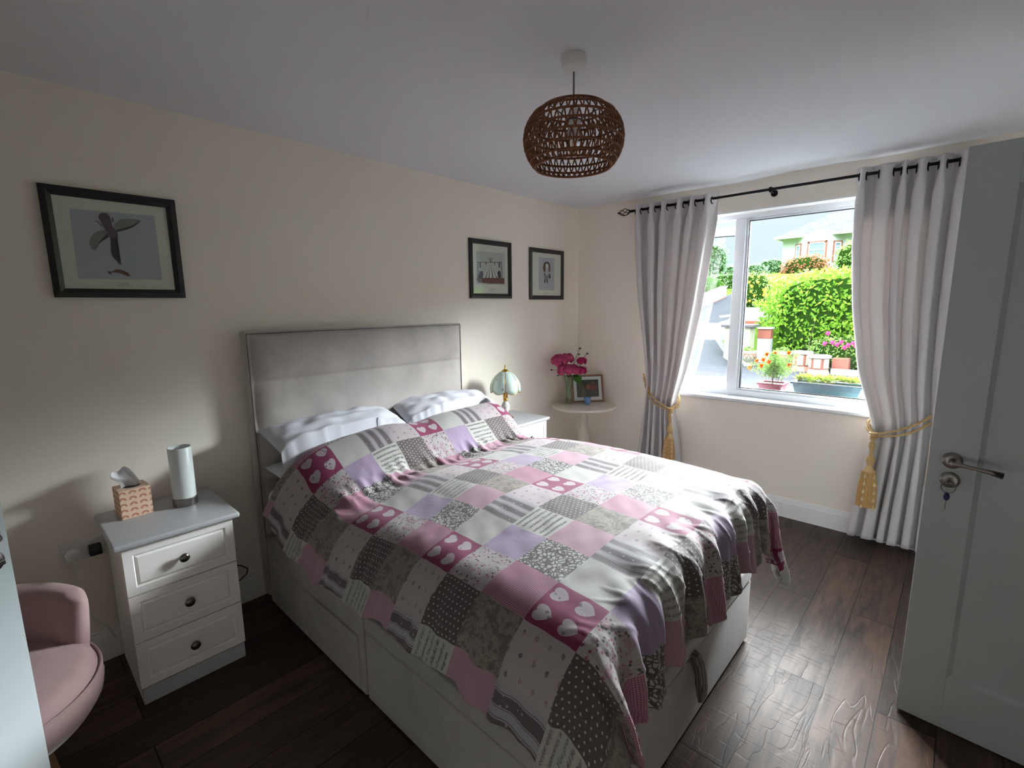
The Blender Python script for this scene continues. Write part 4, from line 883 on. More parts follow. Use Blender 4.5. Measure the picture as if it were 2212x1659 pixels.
picture('black framed print of a diving bird above a fish, left of the headboard', -3.583, -3.140, 1.588, 2.018, .036,
  [(415, 240), (1440, 372), (1512, 1112), (537, 1095)], [
  ('printed_sheet', 'print_blue', [[(580, 370), (1340, 445), (1400, 1022), (655, 1010)]]),
  ('bird_wings', 'ink3', [[(985, 560), (975, 520), (1040, 475), (1110, 468), (1180, 476), (1225, 490), (1160, 535), (1090, 562), (1010, 578)], [(915, 575), (870, 567), (800, 600), (768, 640), (758, 690), (775, 735), (800, 758), (820, 740), (850, 690), (935, 632)]]),
  ('bird_wing_edge', 'ink', [[(1225, 490), (1160, 540), (1090, 570), (1010, 580), (1000, 590), (985, 572), (1090, 548), (1150, 525)], [(830, 715), (870, 670), (935, 632), (925, 600), (880, 640), (845, 680)]]),
  ('bird_body', 'ink2', [[(845, 430), (875, 413), (910, 415), (940, 440), (955, 480), (962, 530), (1005, 585), (1015, 620), (1005, 660), (950, 655), (925, 600), (895, 560), (865, 500), (843, 460)], [(875, 545), (835, 495), (812, 488), (822, 483), (845, 495), (880, 535)], [(965, 500), (960, 462), (974, 458), (978, 500)]]),
  ('bird_neck', 'ink', [[(945, 640), (1008, 640), (1005, 690), (1003, 740), (1022, 800), (1026, 845), (1040, 888), (1020, 862), (1030, 898), (1005, 855), (968, 820), (950, 780), (955, 720)]]),
  ('fish', 'ink4', [[(912, 943), (950, 948), (1000, 927), (1050, 933), (1095, 955), (1125, 990), (1085, 984), (1040, 965), (985, 952), (950, 955), (940, 973)]]),
  ('caption', 'ink3', [ln(1015, 1048, 1110, 1052, 3), ln(1020, 1060, 1105, 1064, 3), ln(990, 1071, 1135, 1077, 3)])])
picture('black framed print of a striped tent on a boat, right of the headboard', -1.368, -.928, 1.597, 2.022, .034,
  [(215, 148), (466, 182), (462, 522), (212, 518)], [
  ('printed_sheet', 'print_white', [[(240, 205), (446, 225), (442, 455), (236, 448)]]),
  ('tent', 'mount', [[(342, 292), (405, 420), (276, 424)]]),
  ('tent_stripes', 'ink3', [[(342, 292), (290, 424), (304, 424)], [(342, 292), (318, 424), (332, 424)], [(342, 292), (350, 424), (366, 423)], [(342, 292), (384, 422), (396, 421)]]),
  ('tent_poles', 'ink', [ln(325, 255, 350, 292, 3), ln(342, 252, 340, 292, 3), ln(360, 258, 334, 292, 3), ln(245, 287, 420, 290, 3), ln(252, 284, 249, 405, 4), ln(418, 285, 422, 400, 4)]),
  ('boat', 'ink4', [[(236, 412), (262, 404), (400, 402), (437, 404), (436, 447), (330, 445), (250, 436)]]),
  ('figure', 'ink', [[(245, 408), (262, 355), (282, 352), (286, 380), (276, 410)]]), ('figure', 'ink', [[(392, 402), (388, 365), (398, 350), (410, 358), (414, 400)]]), ('hanging_fish', 'ink', [[(262, 290), (270, 290), (268, 330), (262, 330)]]), ('hanging_fish', 'ink', [[(304, 290), (312, 290), (308, 318)]]), ('hanging_fish', 'ink', [[(366, 290), (373, 290), (371, 318)]]), ('hanging_fish', 'ink', [[(398, 290), (406, 290), (404, 328), (398, 325)]]),
  ('caption', 'ink3', [ln(322, 481, 368, 482, 1.2), ln(322, 493, 368, 494, 1.2), ln(330, 487, 360, 488, 1.5)])])
picture('black framed print of a hooded figure, nearest the room corner', -.703, -.245, 1.590, 2.010, .034,
  [(648, 207), (846, 235), (838, 535), (640, 535)], [
  ('printed_sheet', 'print_blue', [[(695, 248), (801, 258), (795, 497), (687, 493)]]),
  ('hood', 'ink', [[(722, 352), (722, 318), (730, 292), (745, 281), (760, 285), (771, 305), (772, 355), (760, 330), (745, 318), (732, 330)]]),
  ('hood_band', 'ink4', [[(724, 355), (726, 322), (733, 305), (738, 330), (735, 358)]]), ('hood_band', 'ink4', [[(757, 358), (760, 320), (768, 318), (770, 356)]]),
  ('figure_face', 'mount', [[(738, 300), (752, 296), (760, 312), (754, 330), (740, 330)]]),
  ('tunic', 'ink3', [[(722, 370), (735, 362), (740, 385), (752, 385), (760, 364), (770, 375), (760, 405), (745, 415), (728, 408)]]),
  ('boots', 'ink', [[(728, 412), (737, 414), (732, 440), (725, 440)], [(742, 414), (750, 412), (750, 440), (742, 440)], [(758, 390), (768, 376), (772, 400), (762, 410)]]),
  ('caption', 'ink3', [ln(724, 512, 752, 514, 1.5), ln(718, 520, 754, 522, 1.5)])])

# ================================================================ pendant lamp
PX, PY = 1.555, -2.255
pd = thing('pendant_lamp', 'brown openwork woven drum pendant lamp hanging from the white ceiling', 'pendant lamp', (PX, PY, 2.0))
obj('ceiling_rose', lathe([(.026, H-.040), (.040, H-.037), (.0445, H-.031), (.0445, H-.021), (.046, H-.019), (.046, H-.001)], (PX, PY, 0), 40), M['plastic'], pd, smooth=False)
obj('cord', tube([(PX, PY, H-.05), (PX, PY, 2.222)], .0032, 10), mat('grey_flex', (120, 116, 114), .6), pd, smooth=True)
obj('lampholder', lathe([(.016, 2.12), (.021, 2.135), (.021, 2.172), (.026, 2.175), (.026, 2.186), (.017, 2.192), (.014, 2.225), (.006, 2.235)], (PX, PY, 0), 24), M['plastic'], pd, smooth=False)
N = NT('clear_bulb_glass'); M['bulb'] = glassy('clear_bulb_glass', (.98, .93, .86))
bl = obj('bulb', lathe([(.001, 2.045), (.012, 2.046), (.022, 2.055), (.025, 2.068), (.020, 2.088), (.013, 2.105), (.013, 2.12)], (PX, PY, 0), 24, cap=False), M['bulb'], pd, smooth=True)
obj('filament', tube([(PX-.004, PY, 2.12), (PX-.008, PY, 2.07), (PX, PY+.004, 2.095), (PX+.008, PY, 2.07), (PX+.004, PY, 2.12)], .0012, 6), M['brass'], bl, smooth=True)
lv = [(.116, 2.226), (.147, 2.204), (.167, 2.175), (.1765, 2.143), (.177, 2.111), (.169, 2.079), (.154, 2.051), (.138, 2.032)]
g = [ring((PX, PY, z_), r_, .0042, 'z', 60, 6) for r_, z_ in lv]
sh = obj('shade_rings', cat_geo(*g), M['wicker'], pd, smooth=True)
g = []; nz = 44
for i in range(len(lv)-1):
    (ra, za), (rb, zb) = lv[i], lv[i+1]
    for k_ in range(nz):
        for s_ in (0, 1):
            a0 = 2*PI*(k_+.12+.5*(i % 2))/nz+random.uniform(-.012, .012); a1 = 2*PI*(k_+(.44 if s_ == 0 else -.20)+.5*(i % 2))/nz+random.uniform(-.012, .012)
            if i % 2: a0, a1 = a1, a0
            rm = (ra+rb)/2+.003
            g.append(tube([(PX+ra*math.cos(a0), PY+ra*math.sin(a0), za), (PX+rm*math.cos((a0+a1)/2), PY+rm*math.sin((a0+a1)/2), (za+zb)/2), (PX+rb*math.cos(a1), PY+rb*math.sin(a1), zb)], .0028, 4))
obj('shade_weave', cat_geo(*g), M['wicker'], pd, smooth=True)
obj('shade_spider', cat_geo(ring((PX, PY, 2.19), .024, .002, 'z', 20, 6), *[tube([(PX+.024*math.cos(a), PY+.024*math.sin(a), 2.19), (PX+.118*math.cos(a), PY+.118*math.sin(a), 2.222)], .0018, 6) for a in (.3, .3+2*PI/3, .3+4*PI/3)]), M['iron'], pd, smooth=True)

# ================================================================ tub chair, socket, plugs, cables
CC = (.600, -3.945)
ch = thing('tub_chair', 'low dusty pink velvet tub chair half hidden behind the left-hand door', 'chair', (*CC, 0))
A = Matrix.Translation((*CC, 0)) @ Matrix.Rotation(math.radians(4), 4, 'Z')
pr = [(.001, .245), (.22, .248), (.268, .262), (.292, .30), (.298, .335), (.292, .365), (.285, .372), (.283, .378), (.276, .398), (.24, .417), (.14, .427), (.001, .43)]
g = lathe(pr, (0, 0, 0), 48, cap=False); V = np.array(g[0]); V[:, 0] *= 1.02
obj('seat', xf((V, g[1], g[2]), A), M['pinkvelvet'], ch, smooth=True)
obj('seat_piping', xf(ring((0, 0, .372), .293, .005, 'z', 60, 6), A), M['pinkvelvet'], ch, smooth=True)
na, nr = 60, 22; V = []
for i in range(na):
    a = math.radians(98+164*i/(na-1)); e = min(1, min(i, na-1-i)/4)
    th = .042*(.25+.75*e**.5); hh = .575+.03*math.sin(PI*i/(na-1)); zc = (hh+.30)/2; hz_ = (hh-.30)/2
    for k_ in range(nr):
        q = 2*PI*k_/nr; cx_ = abs(math.cos(q))**.55*math.copysign(1, math.cos(q)); sz_ = abs(math.sin(q))**.45*math.copysign(1, math.sin(q)); R_ = .252+.030*(zc+hz_*sz_-.3)/.33+th*cx_
        V.append((R_*math.cos(a), R_*math.sin(a), zc+hz_*(.86+.14*e)*sz_))
F = [(i*nr+k_, i*nr+(k_+1) % nr, (i+1)*nr+(k_+1) % nr, (i+1)*nr+k_) for i in range(na-1) for k_ in range(nr)]+[tuple(range(nr-1, -1, -1)), tuple((na-1)*nr+k_ for k_ in range(nr))]
obj('backrest', xf((V, F, None), A), M['pinkvelvet'], ch, smooth=True)
for a in (40, 140, 220, 320):
    c_, s_ = math.cos(math.radians(a)), math.sin(math.radians(a)); obj('leg', xf(tube([(.17*c_, .17*s_, .25), (.235*c_, .235*s_, .002)], [.021, .011], 12), A), M['oakleg'], ch, smooth=True)
so = thing('wall_socket', 'white double wall socket beside the near bedside cabinet', 'socket', (.004, -3.615, .495))
obj('face_plate', box(.0005, .010, -3.690, -3.548, .492, .578), M['plastic'], so, bevel=.003)
for y_ in (-3.66, -3.58): obj('switch', box(.010, .0135, y_-.007, y_+.007, .556, .572), M['plastic'], so, bevel=.001)
pl = thing('plug', 'white plug pushed into the left side of the double socket', 'plug', (.02, -3.652, .525))
obj('plug_body', xf(lathe([(.024, 0), (.026, .004), (.024, .026), (.016, .032)], n=20), Matrix.Translation((.0105, -3.652, .525)) @ Matrix.Rotation(PI/2, 4, 'Y')), M['plastic'], pl, smooth=True)
obj('cable', tube([(.030, -3.652, .503), (.034, -3.655, .46), (.030, -3.66, .36), (.035, -3.62, .22), (.03, -3.58, .16), (.03, -3.56, .10)], .003, 8), M['plastic'], pl, smooth=True)
p2 = thing('plug', 'black plug in the right side of the double socket, against the cabinet', 'plug', (.02, -3.582, .53))
obj('plug_body', box(.0105, .046, -3.602, -3.560, .505, .548), M['blackpl'], p2, bevel=.006, bseg=3)
lc = tag(obj('lamp_cable', tube([(.03, -3.20, .30), (.045, -3.11, .262), (.055, -3.045, .232), (.06, -3.015, .205), (.055, -3.02, .178), (.045, -3.05, .152), (.04, -3.10, .13), (.03, -3.16, .12)], .003, 8), M['blackpl'], smooth=True), 'black cable looping out between the near bedside cabinet and the bed', 'cable')

# ================================================================ outside the window
def zL(y): return -.3+np.interp(y, [9, 22, 30, 60, 90], [0, 2.2, 3.2, 4.5, 5])
def zR(y): return -.3+np.interp(y, [13.9, 14.7, 20, 38, 60, 90], [0, 1.6, 3.05, 4.2, 5.2, 5.6])
def terr(x, y):
    k = ss(np.asarray(x)+(np.asarray(y)-13)*.22, -3.5, -2.9); return zL(y)*(1-k)+zR(y)*k
nx, ny = 90, 150; X, Y = np.meshgrid(np.linspace(-45, 35, nx*2), .252+88*np.linspace(0, 1, ny)**1.6, indexing='ij'); Z = terr(X, Y); K = ss(X+(Y-13)*.22, -3.5, -2.9)
V = np.stack([X, Y, Z], -1).reshape(-1, 3); F = grid_faces(nx*2, ny, flip=False); cx_ = V[:, 0][np.array(F)].mean(1); cy_ = V[:, 1][np.array(F)].mean(1)
isl = ((cx_+(cy_-13)*.22 > -3.15) & (cy_ > 13.9)) | (cy_ > 25.5) | ((cx_ < -6.35) & (cy_ > 6))
N = NT('grey_asphalt'); o = N.coord(); x, y, z = N.xyz(o)
N.set(Base_Color=N.mix(N.band(y, 13.0, 15.6), N.mix(N.noise(o, 2.5, 5), srgb((60, 64, 70)), srgb((74, 78, 84))), srgb((100, 102, 106))), Roughness=.95); N.b.inputs['Specular IOR Level'].default_value = 0; N.bump(N.noise(o, 60., 2), .2, .01); M['asphalt'] = N.m
N = NT('lawn_grass'); o = N.coord(); N.set(Base_Color=N.mix(N.noise(o, 3., 6), srgb((62, 96, 34)), srgb((92, 120, 48))), Roughness=.95); N.b.inputs['Specular IOR Level'].default_value = 0; N.bump(N.noise(o, 30., 3), .4, .03); M['lawn'] = N.m
Fa = np.array(F)
def sub(mask):
    f = Fa[mask]; u_, inv = np.unique(f, return_inverse=True); return V[u_], inv.reshape(f.shape).tolist(), None
st('ground', sub(~isl), M['asphalt'], smooth=True); st('lawn', sub(isl), M['lawn'], smooth=True)

def leafmat(name, a, b, tl=.25): m = petal(name, a, b, tl); return m
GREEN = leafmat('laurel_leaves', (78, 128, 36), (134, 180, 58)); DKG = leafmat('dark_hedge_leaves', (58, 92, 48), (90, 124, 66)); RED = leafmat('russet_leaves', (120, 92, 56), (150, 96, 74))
PALE = leafmat('pale_green_leaves', (96, 132, 66), (130, 160, 88)); BLU = leafmat('distant_blue_green_leaves', (84, 112, 92), (106, 134, 108)); YG = leafmat('yellow_green_succulent', (150, 176, 84), (188, 204, 110), .3)
BARK = mat('grey_brown_bark', (92, 78, 64), .9); CORE = mat('shaded_core', (34, 58, 20), .95, spec=0.)  # CORE is a dark solid; shade inside the foliage put into its colour
def leaves(c, r, n, L, w, seed, shape=2.6, droop=.2, zmin=None, shell=.78):
    """n folded leaves over a super-ellipsoid crown"""
    g = np.random.default_rng(seed); d = g.normal(size=(n, 3)); d /= np.linalg.norm(d, axis=1)[:, None]; c = np.array(c); r = np.array(r)
    sc = (np.abs(d)**shape).sum(1)**(-1/shape); lump = 1+.07*np.sin(d[:, 0]*7+seed)*np.cos(d[:, 1]*6+d[:, 2]*5)+.05*np.sin(d[:, 2]*13+d[:, 0]*9)
    p = c+d*r*(sc*lump*g.uniform(shell, 1.02, n))[:, None]
    if zmin is not None: p[:, 2] = np.maximum(p[:, 2], zmin+g.uniform(0, .15, n))
    o = d/r; o /= np.linalg.norm(o, axis=1)[:, None]; t = g.normal(size=(n, 3))*.8+o*.5+np.array([0, 0, -droop]); t -= o*(t*o).sum(1)[:, None]*.5; t /= np.linalg.norm(t, axis=1)[:, None]
    nrm = o+g.normal(size=(n, 3))*.35; s = np.cross(t, nrm); s /= np.linalg.norm(s, axis=1)[:, None]; nn = np.cross(s, t)
    l = (L*g.uniform(.7, 1.25, n))[:, None]; ww = (w*g.uniform(.8, 1.2, n))[:, None]
    A = p-t*l/2; B = p+s*ww/2-nn*ww*.2; C_ = p+t*l/2-nn*l*.12; E_ = p-s*ww/2-nn*ww*.2; m = p
    V = np.stack([A, B, C_, E_], 1).reshape(-1, 3); i = np.arange(n)*4; F = np.concatenate([np.stack([i, i+1, i+2], 1), np.stack([i, i+2, i+3], 1)]).tolist()
    return V, F, None
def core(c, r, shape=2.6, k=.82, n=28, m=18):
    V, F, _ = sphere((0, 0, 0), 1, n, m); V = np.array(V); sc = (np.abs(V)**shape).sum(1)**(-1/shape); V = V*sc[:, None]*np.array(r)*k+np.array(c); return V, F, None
def shrub(name, label, cat, c, r, n, L, w, seed, m, group=None, shape=2.6, base=None, stem=True):
    t = thing(name, label, cat, (c[0], c[1], base if base is not None else c[2]-r[2]), group)
    obj('foliage', leaves(c, r, n, L, w, seed, shape), m, t); obj('shade_core', core(c, r, shape), CORE, t, smooth=True)
    if stem: b = base if base is not None else c[2]-r[2]; obj('stem', tube([(c[0], c[1], b-.1), (c[0]+.03, c[1], c[2])], [.08*r[0], .05*r[0]], 8), BARK, t, smooth=True)
    return t
def blossoms(t, c, r, pts, rad, m, seed, name='blossom'):
    g = np.random.default_rng(seed)
    for i, (x, y, z) in enumerate(pts):
        V, F = [], []
        for k in range(9):
            a = 2*PI*k/9; b = len(V); R_ = rad*(.6+.4*(k % 2)); u = Vector((math.cos(a), 0, math.sin(a))); s = Vector((-math.sin(a), 0, math.cos(a))); n = Vector((0, -1, .3))
            P = [Vector((x, y, z))+n*rad*.1, Vector((x, y, z))+u*R_*.6+s*R_*.35+n*rad*.25, Vector((x, y, z))+u*R_, Vector((x, y, z))+u*R_*.6-s*R_*.35+n*rad*.25]
            V += [tuple(p) for p in P]; F.append((b, b+1, b+2, b+3))
        obj(name, cat_geo((V, F), sphere((x, y, z), rad*.4, 8, 6)), m, t)
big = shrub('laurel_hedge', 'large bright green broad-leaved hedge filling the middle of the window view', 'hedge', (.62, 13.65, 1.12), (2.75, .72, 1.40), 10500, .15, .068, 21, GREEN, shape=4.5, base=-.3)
ORG = petal('orange_petals', (226, 128, 30), (242, 164, 48)); PNK = petal('hot_pink_petals', (222, 50, 120), (236, 96, 150)); YEL = petal('yellow_orange_petals', (230, 170, 60), (236, 188, 90))
g_ = np.random.default_rng(4)
t = shrub('flowering_shrub', 'orange flowering shrub on the bank to the left of the big hedge', 'shrub', (-2.95, 15.3, 1.95), (.62, .5, .75), 900, .10, .04, 22, PALE, base=1.3, stem=True)
blossoms(t, None, None, [(-2.95+g_.uniform(-.55, .55), 14.85, 1.9+g_.uniform(-.5, .65)) for _ in range(26)], .06, YEL, 1)
t = shrub('flowering_shrub', 'shrub with yellow-orange blooms low in front of the right of the hedge', 'shrub', (.95, 12.50, .55), (.60, .26, .95), 900, .12, .05, 23, GREEN, base=-.3)
blossoms(t, None, None, [(.95+g_.uniform(-.5, .3), 12.20, .9+g_.uniform(-.5, .6)) for _ in range(16)], .055, YEL, 2)
t = shrub('rose_bush', 'low rose bush with hot pink flowers behind the stone kerb', 'rose bush', (.50, 11.82, .18), (.95, .38, .50), 1500, .085, .045, 24, PALE, base=-.3)
blossoms(t, None, None, [(.08, 11.42, .74), (.20, 11.4, .50), (.31, 11.4, .45), (.40, 11.38, .52), (.56, 11.36, .45), (.66, 11.38, .50), (.74, 11.38, .42), (.02, 11.45, .46), (.48, 11.4, .38)], .075, PNK, 3)
obj('branch', cat_geo(tube([(-.35, 11.9, -.2), (-.42, 11.8, .4), (-.30, 11.7, 1.05)], [.012, .008, .003], 6)), BARK, t, smooth=True)
shrub('red_leaved_shrub', 'rounded russet-leaved shrub in front of the far white house', 'shrub', (-4.12, 28, 3.45), (1.25, .9, .80), 1500, .16, .09, 25, RED, base=2.7)
shrub('round_green_shrub', 'rounded pale green shrub beside the bay of the far white house', 'shrub', (-1.55, 27, 3.75), (1.05, .9, 1.0), 1500, .16, .08, 26, PALE, base=2.7)
def hedgebox(label, x0, x1, y0, y1, z0, z1, n, seed): return shrub('clipped_hedge', label, 'hedge', ((x0+x1)/2, (y0+y1)/2, (z0+z1)/2), ((x1-x0)/2, (y1-y0)/2, (z1-z0)/2), n, .13, .07, seed, DKG, 'clipped field hedges', shape=7, base=z0, stem=False)
hedgebox('clipped hedge running uphill behind the white driveway wall', -9.4, -6.75, 12, 25.8, .2, 3.3, 5200, 27)
hedgebox('clipped hedge crossing the top of the driveway', -9.0, -5.5, 26.4, 27.6, 2.2, 3.35, 1600, 28)
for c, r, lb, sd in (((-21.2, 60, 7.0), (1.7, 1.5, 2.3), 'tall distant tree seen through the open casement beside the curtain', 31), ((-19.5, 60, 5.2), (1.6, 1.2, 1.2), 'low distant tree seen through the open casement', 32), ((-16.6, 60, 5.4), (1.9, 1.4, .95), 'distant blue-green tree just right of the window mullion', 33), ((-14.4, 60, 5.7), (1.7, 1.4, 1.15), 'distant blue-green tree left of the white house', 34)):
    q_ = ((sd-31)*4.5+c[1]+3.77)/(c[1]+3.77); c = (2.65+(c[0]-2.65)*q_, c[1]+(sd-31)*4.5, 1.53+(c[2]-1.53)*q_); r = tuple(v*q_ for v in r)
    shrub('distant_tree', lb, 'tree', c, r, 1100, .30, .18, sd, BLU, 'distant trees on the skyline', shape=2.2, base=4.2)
# white walls with brown capping
M['render'] = mat('white_masonry_paint', (172, 178, 184), .8, var=.03); M['brown'] = mat('brown_masonry_paint', (140, 84, 72), .7); M['slatecap'] = mat('slate_cap', (84, 86, 90), .7); M['creamr'] = mat('cream_masonry_paint', (160, 166, 146), .8)
wy = np.linspace(8, 22, 12)
def sloped(x0, x1, ys, lo, hi):
    V, F = [], []
    for y in ys: zz = float(zL(y)); V += [(x0, y, zz+lo), (x1, y, zz+lo), (x1, y, zz+hi), (x0, y, zz+hi)]
    for i in range(len(ys)-1):
        for k in range(4): a, b = i*4+k, i*4+(k+1) % 4; F.append((b, a, a+4, b+4))
    F += [(0, 1, 2, 3), tuple((len(ys)-1)*4+k for k in (3, 2, 1, 0))]; return V, F, None
gw = thing('garden_wall', 'white rendered wall with brown capping climbing beside the driveway', 'garden wall', (-6.35, 15, 0))
obj('render', sloped(-6.50, -6.28, wy, -.3, .50), M['render'], gw); obj('capping', sloped(-6.54, -6.24, wy, .50, .57), M['brown'], gw); obj('base_band', sloped(-6.52, -6.265, wy, -.31, .06), M['brown'], gw)
gw = thing('garden_wall', 'white retaining wall with brown foot behind the pillar and under the hedge', 'garden wall', (-2.2, 14.6, -.3))
obj('render', box(-3.4, -1.90, 14.50, 14.68, -.35, 1.42), M['render'], gw); obj('base_band', box(-3.42, -1.89, 14.47, 14.69, .78, .95), M['brown'], gw)
pi_ = thing('gate_pillar', 'cream gate pillar with slate cap at the driveway entrance', 'gate pillar', (-2.4, 12.2, -.3))
obj('shaft', box(-2.80, -2.05, 12.0, 12.5, -.32, .83), M['creamr'], pi_, bevel=.01); obj('cap', box(-2.90, -1.95, 11.92, 12.58, .83, .91), M['slatecap'], pi_, bevel=.015)
pi_ = thing('garden_wall', 'low white wall with brown top band between the cream pillar and the hedge', 'garden wall', (-1.7, 12.9, -.3))
obj('render', box(-2.04, -1.66, 12.75, 13.0, -.32, .46), M['render'], pi_); obj('top_band', box(-2.04, -1.66, 12.74, 13.01, .46, .76), M['brown'], pi_); obj('cap', box(-2.04, -1.64, 12.70, 13.05, .76, .81), M['render'], pi_)
# urns, hexagonal planters, kerb
def urn(x, y, r, h, label):
    t = thing('garden_urn', label, 'garden urn', (x, y, -.3), 'cream and brown garden urns'); k = h/.48; c = (x, y, -.3)
    obj('bowl', lathe([(r*.62, 0), (r*.60, .04*k), (r*.34, .08*k), (r*.30, .12*k), (r*.62, .17*k), (r*.92, .26*k), (r*.98, .34*k), (r*.94, .40*k), (r*1.02, .45*k), (r*1.02, .48*k), (r*.88, .48*k), (r*.8, .42*k)], c, 32), M['creamr'], t, smooth=True)
    g = [];
    for q in range(10):
        a = 2*PI*q/10; g.append(sphere((x+r*1.0*math.cos(a), y+r*1.0*math.sin(a), -.3+.42*k), (.03, .03, .04), 8, 6))
    obj('trim', cat_geo(ring((x, y, -.3+.385*k), r*.96, .012, 'z', 32, 6), *[tube([(x+r*.99*math.cos(2*PI*q/10), y+r*.99*math.sin(2*PI*q/10), -.3+.38*k), (x+r*.99*math.cos(2*PI*(q+.5)/10), y+r*.99*math.sin(2*PI*(q+.5)/10), -.3+.26*k), (x+r*.99*math.cos(2*PI*(q+1)/10), y+r*.99*math.sin(2*PI*(q+1)/10), -.3+.38*k)], .012, 5) for q in range(10)]), M['brown'], t, smooth=True)
    obj('plants', leaves((x, y, -.3+.5*k), (r*.8, r*.8, .09), 120, .08, .04, int(abs(x)*100), 2.2), PALE, t); return t
urn(-1.90, 11.5, .205, .47, 'cream urn with brown trim beside the foot of the cream gate pillar')
urn(-.985, 11.5, .235, .50, 'cream urn with brown trim half hidden by the orange marigolds')
def hexa(x, y, w, h, label):
    t = thing('hexagonal_planter', label, 'planter', (x, y, -.3), 'cream and brown hexagonal planters')
    def hx(r, z0, z1, r2=None):
        r2 = r2 or r; V = [(x+r*math.cos(PI*k/3), y+r*math.sin(PI*k/3), -.3+z0) for k in range(6)]+[(x+r2*math.cos(PI*k/3), y+r2*math.sin(PI*k/3), -.3+z1) for k in range(6)]
        return V, [(5, 4, 3, 2, 1, 0), (6, 7, 8, 9, 10, 11)]+[(k, (k+1) % 6, 6+(k+1) % 6, 6+k) for k in range(6)], None
    r = w/2; obj('body', hx(r*.86, .14, h-.07, r*.9), M['brown'], t); obj('foot', hx(r*1.0, 0, .14, r*.84), mat('pinkish_brown_paint', (176, 132, 118), .8), t); obj('rim', hx(r*1.06, h-.07, h), M['render'], t)
    for k in range(6):
        a0, a1 = PI*k/3, PI*(k+1)/3; e = .16; V = []
        for f_, z_ in ((e, .17), (1-e, .17), (1-e, h-.09), (e, h-.09)): rr = r*.885; V.append((x+rr*((1-f_)*math.cos(a0)+f_*math.cos(a1))*1.012, y+rr*((1-f_)*math.sin(a0)+f_*math.sin(a1))*1.012, -.3+z_))
        cN = Vector((math.cos((a0+a1)/2), math.sin((a0+a1)/2), 0))*.012; V2 = [tuple(Vector(v)+cN) for v in V]; obj('side_panel', (V+V2, [(4, 5, 6, 7), (3, 2, 1, 0), (0, 1, 5, 4), (1, 2, 6, 5), (2, 3, 7, 6), (3, 0, 4, 7)], None), M['creamr'], t)
    return t
hexa(-.47, 11.35, .50, .54, 'cream hexagonal planter with brown edges, the left and farther one')
hexa(.03, 10.85, .52, .50, 'cream hexagonal planter with brown edges, nearer, in front of the roses')
tag(obj('stepping_plinth', box(.26, .62, 11.2, 11.6, -.3, .10), M['brown']), 'low brown painted block between the nearer planter and the rose bush', 'block')
for k_ in range(3): tag(obj('kerb_stone', box(.28+k_*.62, .88+k_*.62, 10.98-k_*.02, 11.14-k_*.02, -.32, -.16), M['render'], bevel=.015, loc=(.58+k_*.62, 11.06, -.3)), ['kerb stone at the foot of the rose bush next to the nearer hexagonal planter', 'middle kerb stone, second from the nearer hexagonal planter', 'kerb stone third from the nearer hexagonal planter, by the curtain edge'][k_], 'kerb stone', 'kerb stones of the flower bed')
# the white bungalow up the hill
hs = thing('bungalow', 'white bungalow with grey slate hip roof and bay window up the hill', 'house', (0, 42, 3.9))
obj('walls', box(-7.95, 8, 38.3, 47, 3.0, 6.5), M['render'], hs)
N = NT('grey_slates'); bt = N.n('ShaderNodeTexBrick'); x, y, z = N.xyz(N.coord()); N.put(bt.inputs['Vector'], N.comb(x, N.mul(z, 1.6))); bt.inputs['Scale'].default_value = 2.2; bt.inputs['Color1'].default_value = srgb((98, 100, 108)); bt.inputs['Color2'].default_value = srgb((82, 85, 94)); bt.inputs['Mortar'].default_value = srgb((62, 64, 72)); bt.inputs['Mortar Size'].default_value = .012; N.set(Base_Color=bt.outputs[0], Roughness=.9); N.b.inputs['Specular IOR Level'].default_value = .05; M['slate'] = N.m
V = [(-8.35, 37.7, 6.5), (8.4, 37.7, 6.5), (8.4, 47.6, 6.5), (-8.35, 47.6, 6.5), (-3.6, 42.6, 9.35), (3.6, 42.6, 9.35)]
obj('roof', (V, [(0, 1, 5, 4), (1, 2, 5), (2, 3, 4, 5), (3, 0, 4), (3, 2, 1, 0)], None), M['slate'], hs)
obj('gutter', cat_geo(box(-8.42, 8.45, 37.62, 37.76, 6.36, 6.53), box(-8.42, -8.3, 37.7, 47.6, 6.36, 6.53)), M['upvc'], hs)
bay = [(-7.05, 38.35), (-6.45, 37.65), (-4.65, 37.65), (-4.05, 38.35)]
obj('bay', prism(bay, 3.4, 6.42), M['render'], hs); obj('plinth_band', prism([(-7.1, 38.35), (-6.48, 37.6), (-4.62, 37.6), (-4.0, 38.35)], 3.3, 3.95), M['brown'], hs)
def hw(x0, y0, x1, y1, z0, z1, cols):
    d = Vector((x1-x0, y1-y0, 0)); L = d.length; d.normalize(); n = Vector((d.y, -d.x, 0)); A = Matrix(((d.x, -n.x, 0, x0), (d.y, -n.y, 0, y0), (0, 0, 1, 0), (0, 0, 0, 1)))
    f = obj('window', xf(cat_geo(box(0, L, -.05, .03, z0, z0+.08), box(0, L, -.05, .03, z1-.08, z1), box(0, .07, -.05, .03, z0, z1), box(L-.07, L, -.05, .03, z0, z1), box(0, L, -.045, .03, z0+(z1-z0)*.62, z0+(z1-z0)*.62+.07)), A), M['upvc'], hs)
    obj('pane', xf(box(.05, L-.05, -.02, .0, z0+.05, z1-.05), A), mat('dark_house_glass', (120, 140, 165), .15), f)
    obj('surround', xf(cat_geo(box(-.09, 0, -.045, .01, z0-.05, z1+.08), box(L, L+.09, -.045, .01, z0-.05, z1+.08), box(-.09, L+.09, -.045, .01, z1, z1+.08)), A), M['brown'], f)
hw(-6.05, 37.6, -5.0, 37.6, 4.4, 5.9, 2); hw(-6.98, 38.25, -6.62, 37.83, 4.5, 5.85, 1); hw(-4.50, 37.80, -4.18, 38.18, 4.5, 5.85, 1)

